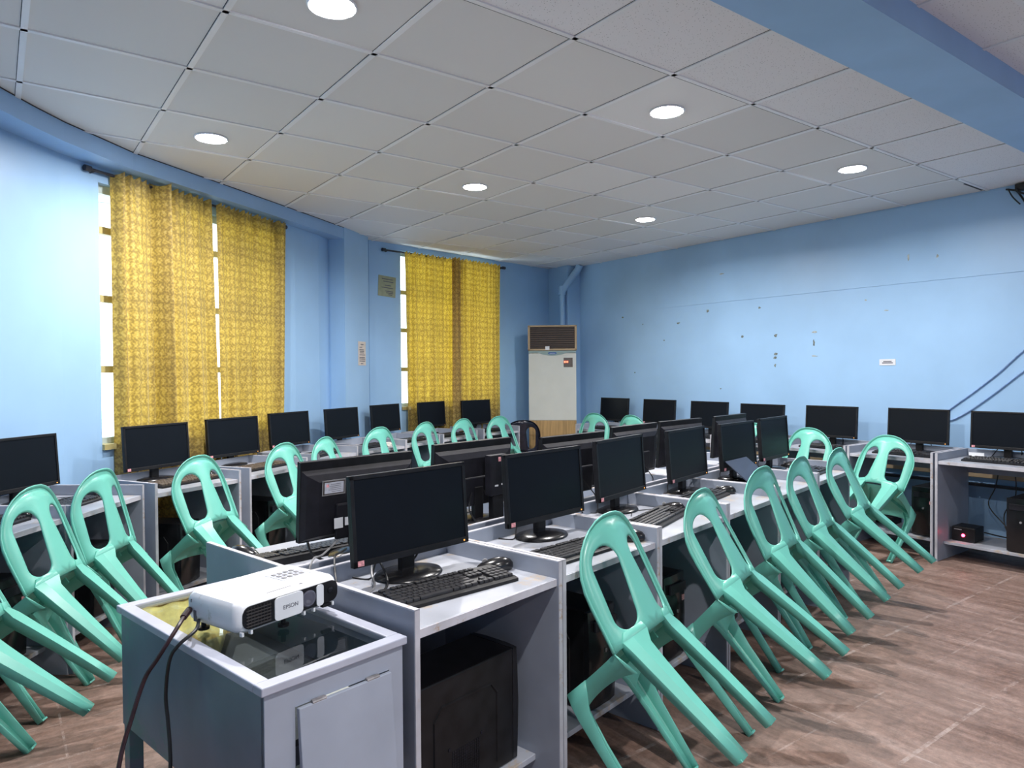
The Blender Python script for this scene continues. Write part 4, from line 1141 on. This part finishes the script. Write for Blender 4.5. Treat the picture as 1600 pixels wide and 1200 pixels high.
b = MB(); b.box(-0.085, -0.035, -0.024, -0.022, 1.655, 1.70); b.build('torn_tag', M['paper_w'], ac)

# ------------------------------------------------------------------ notices and wall label
def notice(name, PFn, w_, h_, mt, lines, label, tilt=0, cat='notice'):
    o = empty(name, PFn[0], PFn[1]); tag(o, label, cat)
    b = MB(); b.box(-w_/2, w_/2, -0.003, 0, -h_/2, h_/2, mtx=Matrix.Rotation(tilt, 4, 'Y')); b.build('sheet', mt, o)
    b = MB()
    for (x0, x1, z) in lines: b.box(x0, x1, -0.0038, -0.003, z-0.004, z+0.004, mtx=Matrix.Rotation(tilt, 4, 'Y'))
    b.build('printed_lines', M['ink'], o)
    return o
ca = math.atan2(6.555-6.254, 3.048-2.666)
cp = Vector((2.925, 6.458, 1.583))
notice('paper_notice', ((cp.x, cp.y, cp.z), ca), 0.155, 0.235, M['paper_p'], [(-0.03, 0.03, 0.088), (-0.055, 0.0, 0.06), (-0.055, 0.035, 0.035), (-0.045, 0.04, 0.02), (-0.045, 0.035, 0.005), (-0.055, 0.06, -0.015), (-0.055, 0.055, -0.04), (-0.055, 0.06, -0.055), (-0.055, 0.06, -0.075), (-0.03, 0.02, -0.10)], 'cream printed notice taped low on the blue column')
pp = P2(0.228, 0.001, 2.30); a2 = math.atan2(d2.y, d2.x)
notice('paper_notice', ((pp[0], pp[1], pp[2]), a2), 0.225, 0.215, M['paper_y'], [(-0.07, 0.07, 0.075), (-0.05, 0.08, 0.05), (-0.03, 0.05, 0.01), (-0.07, 0.08, -0.015), (-0.02, 0.08, -0.05), (-0.01, 0.08, -0.068), (0.02, 0.07, -0.085)], 'yellowed printed notice high on the wall between column and far window', 0.05)
notice('wall_label', ((6.159, 2.934, 1.45), R(-90)), 0.135, 0.052, M['paper_w'], [(-0.035, 0.035, 0.006), (-0.045, 0.045, -0.006)], 'small white label plate stuck on the right wall', 0, 'label')

# ------------------------------------------------------------------ wires
b = MB(); b.tube([(6.152, 1.80, 1.62), (6.152, 1.945, 1.519), (6.152, 2.10, 1.36), (6.152, 2.28, 1.20), (6.152, 2.447, 1.062), (6.152, 2.52, 0.98)], 0.006, 6)
tag(b.build('wall_cable', M['cable_blue'], smooth=True), 'upper blue-painted cable slanting down the right wall', 'cable', 'painted cables on the right wall')
b = MB(); b.tube([(6.152, 1.80, 1.47), (6.152, 1.944, 1.367), (6.152, 2.13, 1.20), (6.152, 2.30, 1.06), (6.152, 2.42, 0.985), (6.152, 2.50, 0.97)], 0.006, 6)
tag(b.build('wall_cable', M['cable_blue'], smooth=True), 'lower blue-painted cable slanting down the right wall', 'cable', 'painted cables on the right wall')
b = MB()
b.tube([(6.155, 2.06, 2.735), (6.13, 2.02, 2.72), (6.12, 1.98, 2.70), (6.10, 1.93, 2.62), (6.13, 1.90, 2.55)], 0.007, 6)
b.tube([(6.13, 2.04, 2.73), (6.09, 2.00, 2.66), (6.12, 1.96, 2.60)], 0.005, 6); b.tube([(6.13, 1.99, 2.74), (6.07, 1.95, 2.68), (6.12, 1.90, 2.66)], 0.007, 6)
b.box(6.10, 6.158, 1.90, 1.99, 2.70, 2.75, 0.004)
tag(b.build('wire_bundle', M['cable'], smooth=True), 'tangle of dark wires at the top right where wall meets ceiling', 'wires')
# cables hanging under the right wall desks
def under(name, pts, r, lab, mt='cable'):
    b = MB(); b.tube(pts, r, 6); tag(b.build(name, M[mt], smooth=True), lab, 'cable', 'loose cables under the right wall desks')
under('loose_cable', [(6.02, 2.05, 0.70), (6.06, 2.09, 0.5), (6.04, 2.13, 0.36), (6.0, 2.02, 0.24), (5.95, 1.92, 0.16), (5.9, 1.86, 0.142)], 0.004, 'black cable drooping under the desk at the right edge, left one')
under('loose_cable', [(6.04, 1.97, 0.70), (6.06, 1.96, 0.46), (6.05, 2.03, 0.30), (6.0, 1.99, 0.18), (5.95, 1.88, 0.142)], 0.004, 'black cable drooping under the desk at the right edge, middle one')
under('loose_cable', [(6.0, 1.91, 0.70), (6.02, 1.88, 0.5), (6.0, 1.90, 0.36), (5.93, 1.84, 0.24)], 0.0045, 'black cable drooping under the desk at the right edge, nearest the tower')
under('loose_cable', [(6.03, 2.55, 0.70), (6.05, 2.52, 0.5), (6.0, 2.47, 0.42), (5.95, 2.44, 0.40)], 0.004, 'black cable hanging behind the turned chair desk')
under('loose_cable', [(6.02, 2.15, 0.147), (5.98, 2.0, 0.143), (5.96, 1.80, 0.143)], 0.005, 'black cable lying along the lower shelf at the right edge')

# power regulator with red light
rg = empty('voltage_regulator', (5.63, 2.145, 0.137), R(-90))
tag(rg, 'small black box with red light on the lower shelf at the right edge', 'voltage regulator')
b = MB(); b.box(-0.075, 0.075, 0, 0.16, 0, 0.105, 0.006); b.build('casing', M['black'], rg)
b = MB(); b.box(-0.06, -0.01, -0.003, 0, 0.082, 0.088); b.build('badge', M['cable_grey'], rg)
b = MB(); b.lathe([(0.0105, 0), (0.0105, 0.004), (0.001, 0.005)], 16, mtx=Matrix.Translation((0.0, -0.0005, 0.045)) @ Matrix.Rotation(PI/2, 4, 'X')); b.build('power_light', M['red_lamp'], rg)
b = MB(); b.box(5.80, 5.95, 2.72, 2.86, 0.137, 0.20, 0.006)
o = b.build('voltage_regulator', M['black']); tag(o, 'low black box beside the tower on the shelf behind the turned chair', 'voltage regulator')

# black box strapped behind the second rear-facing monitor
x, y, ph = MON['L2']; a = R(ph)+PI/2
sb = empty('network_switch', (x+0.075*math.cos(a-PI/2)*-1, y+0.075*math.sin(a-PI/2)*-1, DS), a)
sb.location = (x-math.cos(R(ph))*0.085, y-math.sin(R(ph))*0.085, DS)
tag(sb, 'upright black box with pink sticker mounted behind the second rear-facing monitor', 'mini computer')
b = MB(); b.box(-0.115, -0.010, 0.0, 0.035, 0.125, 0.30, 0.003); b.build('casing', M['black_shell'], sb)
b = MB(); b.box(-0.095, -0.030, 0.0, 0.03, 0.0, 0.126, 0.003); b.lathe([(0.07, 0), (0.07, 0.008), (0.05, 0.012)], 24, mtx=Matrix.Translation((-0.062, 0.015, 0.0)), sx=1, sy=0.6); b.build('stand', M['black'], sb)
b = MB(); b.box(-0.075, -0.058, 0.035, 0.0365, 0.272, 0.290); b.build('asset_sticker', M['pink'], sb)
b = MB(); b.box(-0.055, -0.035, 0.035, 0.0365, 0.165, 0.172); b.box(-0.095, -0.075, 0.035, 0.0365, 0.168, 0.175); b.build('port_labels', M['paper_w'], sb)
b = MB(); b.tube([(-0.09, 0.037, 0.285), (-0.125, 0.05, 0.25), (-0.12, 0.06, 0.18), (-0.10, 0.06, 0.08), (-0.09, 0.06, 0.02), (-0.12, 0.07, 0.006)], 0.004, 8); b.build('grey_lead', M['cable_grey'], sb, smooth=True)

# loose cables around the nearest two desks
def loop(name, pts, r, lab, mt='cable'):
    b = MB(); b.tube(pts, r, 6); tag(b.build(name, M[mt], smooth=True), lab, 'cable', 'cables between the centre desks')
def cz(u, v, z): return cb(u, v, z)
loop('loose_cable', [cz(0.20, 0.80, DS+0.11), cz(0.17, 0.72, DS+0.05), cz(0.22, 0.66, DS+0.02), cz(0.32, 0.62, DS+0.03)], 0.0045, 'thick black cable curling from the nearest rear-facing monitor')
loop('loose_cable', [cz(0.26, 0.70, DS+0.08), cz(0.16, 0.64, DS+0.06), cz(0.09, 0.585, DS+0.07), cz(0.05, 0.55, DS+0.04), cz(0.05, 0.52, DS+0.005), cz(0.10, 0.44, DS+0.005)], 0.0035, 'grey cable looping over the low divider behind the nearest monitor', 'cable_grey')
loop('loose_cable', [cz(0.28, 0.68, DS+0.05), cz(0.20, 0.60, DS+0.065), cz(0.14, 0.545, DS+0.07), cz(0.10, 0.48, DS+0.02), cz(0.06, 0.40, DS+0.005), cz(0.10, 0.33, DS+0.004)], 0.0035, 'black cable crossing the low divider beside the projector')
loop('loose_cable', [cz(0.22, 0.46, DS+0.07), cz(0.19, 0.42, DS+0.03), cz(0.15, 0.36, DS+0.005), cz(0.05, 0.33, DS+0.004)], 0.004, 'grey cable drooping from the nearest monitor to its desk', 'cable_grey')
loop('loose_cable', [cz(0.24, 0.46, DS+0.07), cz(0.23, 0.40, DS+0.02), cz(0.17, 0.33, DS+0.005), cz(0.07, 0.30, DS+0.004)], 0.004, 'black cable drooping from the nearest monitor to its desk')
loop('loose_cable', [cz(0.34, 0.72, DS+0.16), cz(0.30, 0.66, DS+0.12), cz(0.34, 0.62, DS+0.06), cz(0.30, 0.60, DS+0.02), cz(0.40, 0.63, DS+0.01)], 0.004, 'black cable tangle behind the nearest monitor, first strand')
loop('loose_cable', [cz(0.36, 0.70, DS+0.12), cz(0.27, 0.64, DS+0.09), cz(0.29, 0.60, DS+0.04), cz(0.38, 0.62, DS+0.015)], 0.003, 'black cable tangle behind the nearest monitor, second strand')

# slate coloured folder leaning on the fifth monitor
b = MB(); b.box(-0.16, 0.14, -0.003, 0.003, 0, 0.21, 0.002)
o = b.build('folder', M['slate']); o.location = (3.59, 2.41, DS+0.002); o.rotation_euler = (R(-52), 0, AC)
tag(o, 'dark slate folder leaning against the monitor on the fifth right-side centre desk', 'folder')
# paper and crumpled tissue
b = MB(); bmesh.ops.create_icosphere(b.bm, subdivisions=3, radius=0.04)
for v in b.bm.verts: v.co *= 0.7+0.5*random.random(); v.co.z = abs(v.co.z)*0.8
o = b.build('crumpled_paper', M['crumple']); p = local('W5', 0.50, 0.12, DS+0.001); o.location = p; o.scale = (1.6, 1.1, 1)
tag(o, 'crumpled pale paper on the desk in front of the blue column', 'paper')
b = MB(); b.box(-0.05, 0.05, -0.035, 0.035, 0, 0.0015); b.box(-0.05, 0.05, 0.034, 0.036, 0, 0.045)
o = b.build('folded_paper', M['paper_w']); o.location = local('R7', 0.14, 0.30, DS+0.001); o.rotation_euler = (0, 0, R(-90))
tag(o, 'folded white paper beside the keyboard at the right edge of the photo', 'paper')
# crumpled white things near the last centre monitor
b = MB(); b.box(-0.03, 0.03, -0.02, 0.02, 0, 0.06, 0.01)
o = b.build('white_cup', M['white2']) if False else b.build('small_white_adapter', M['white2']); o.location = cb(2.52, 0.66, DT-0.05+0.052); o.location.z = DS
tag(o, 'small white adapter standing behind the fourth centre monitor', 'adapter')
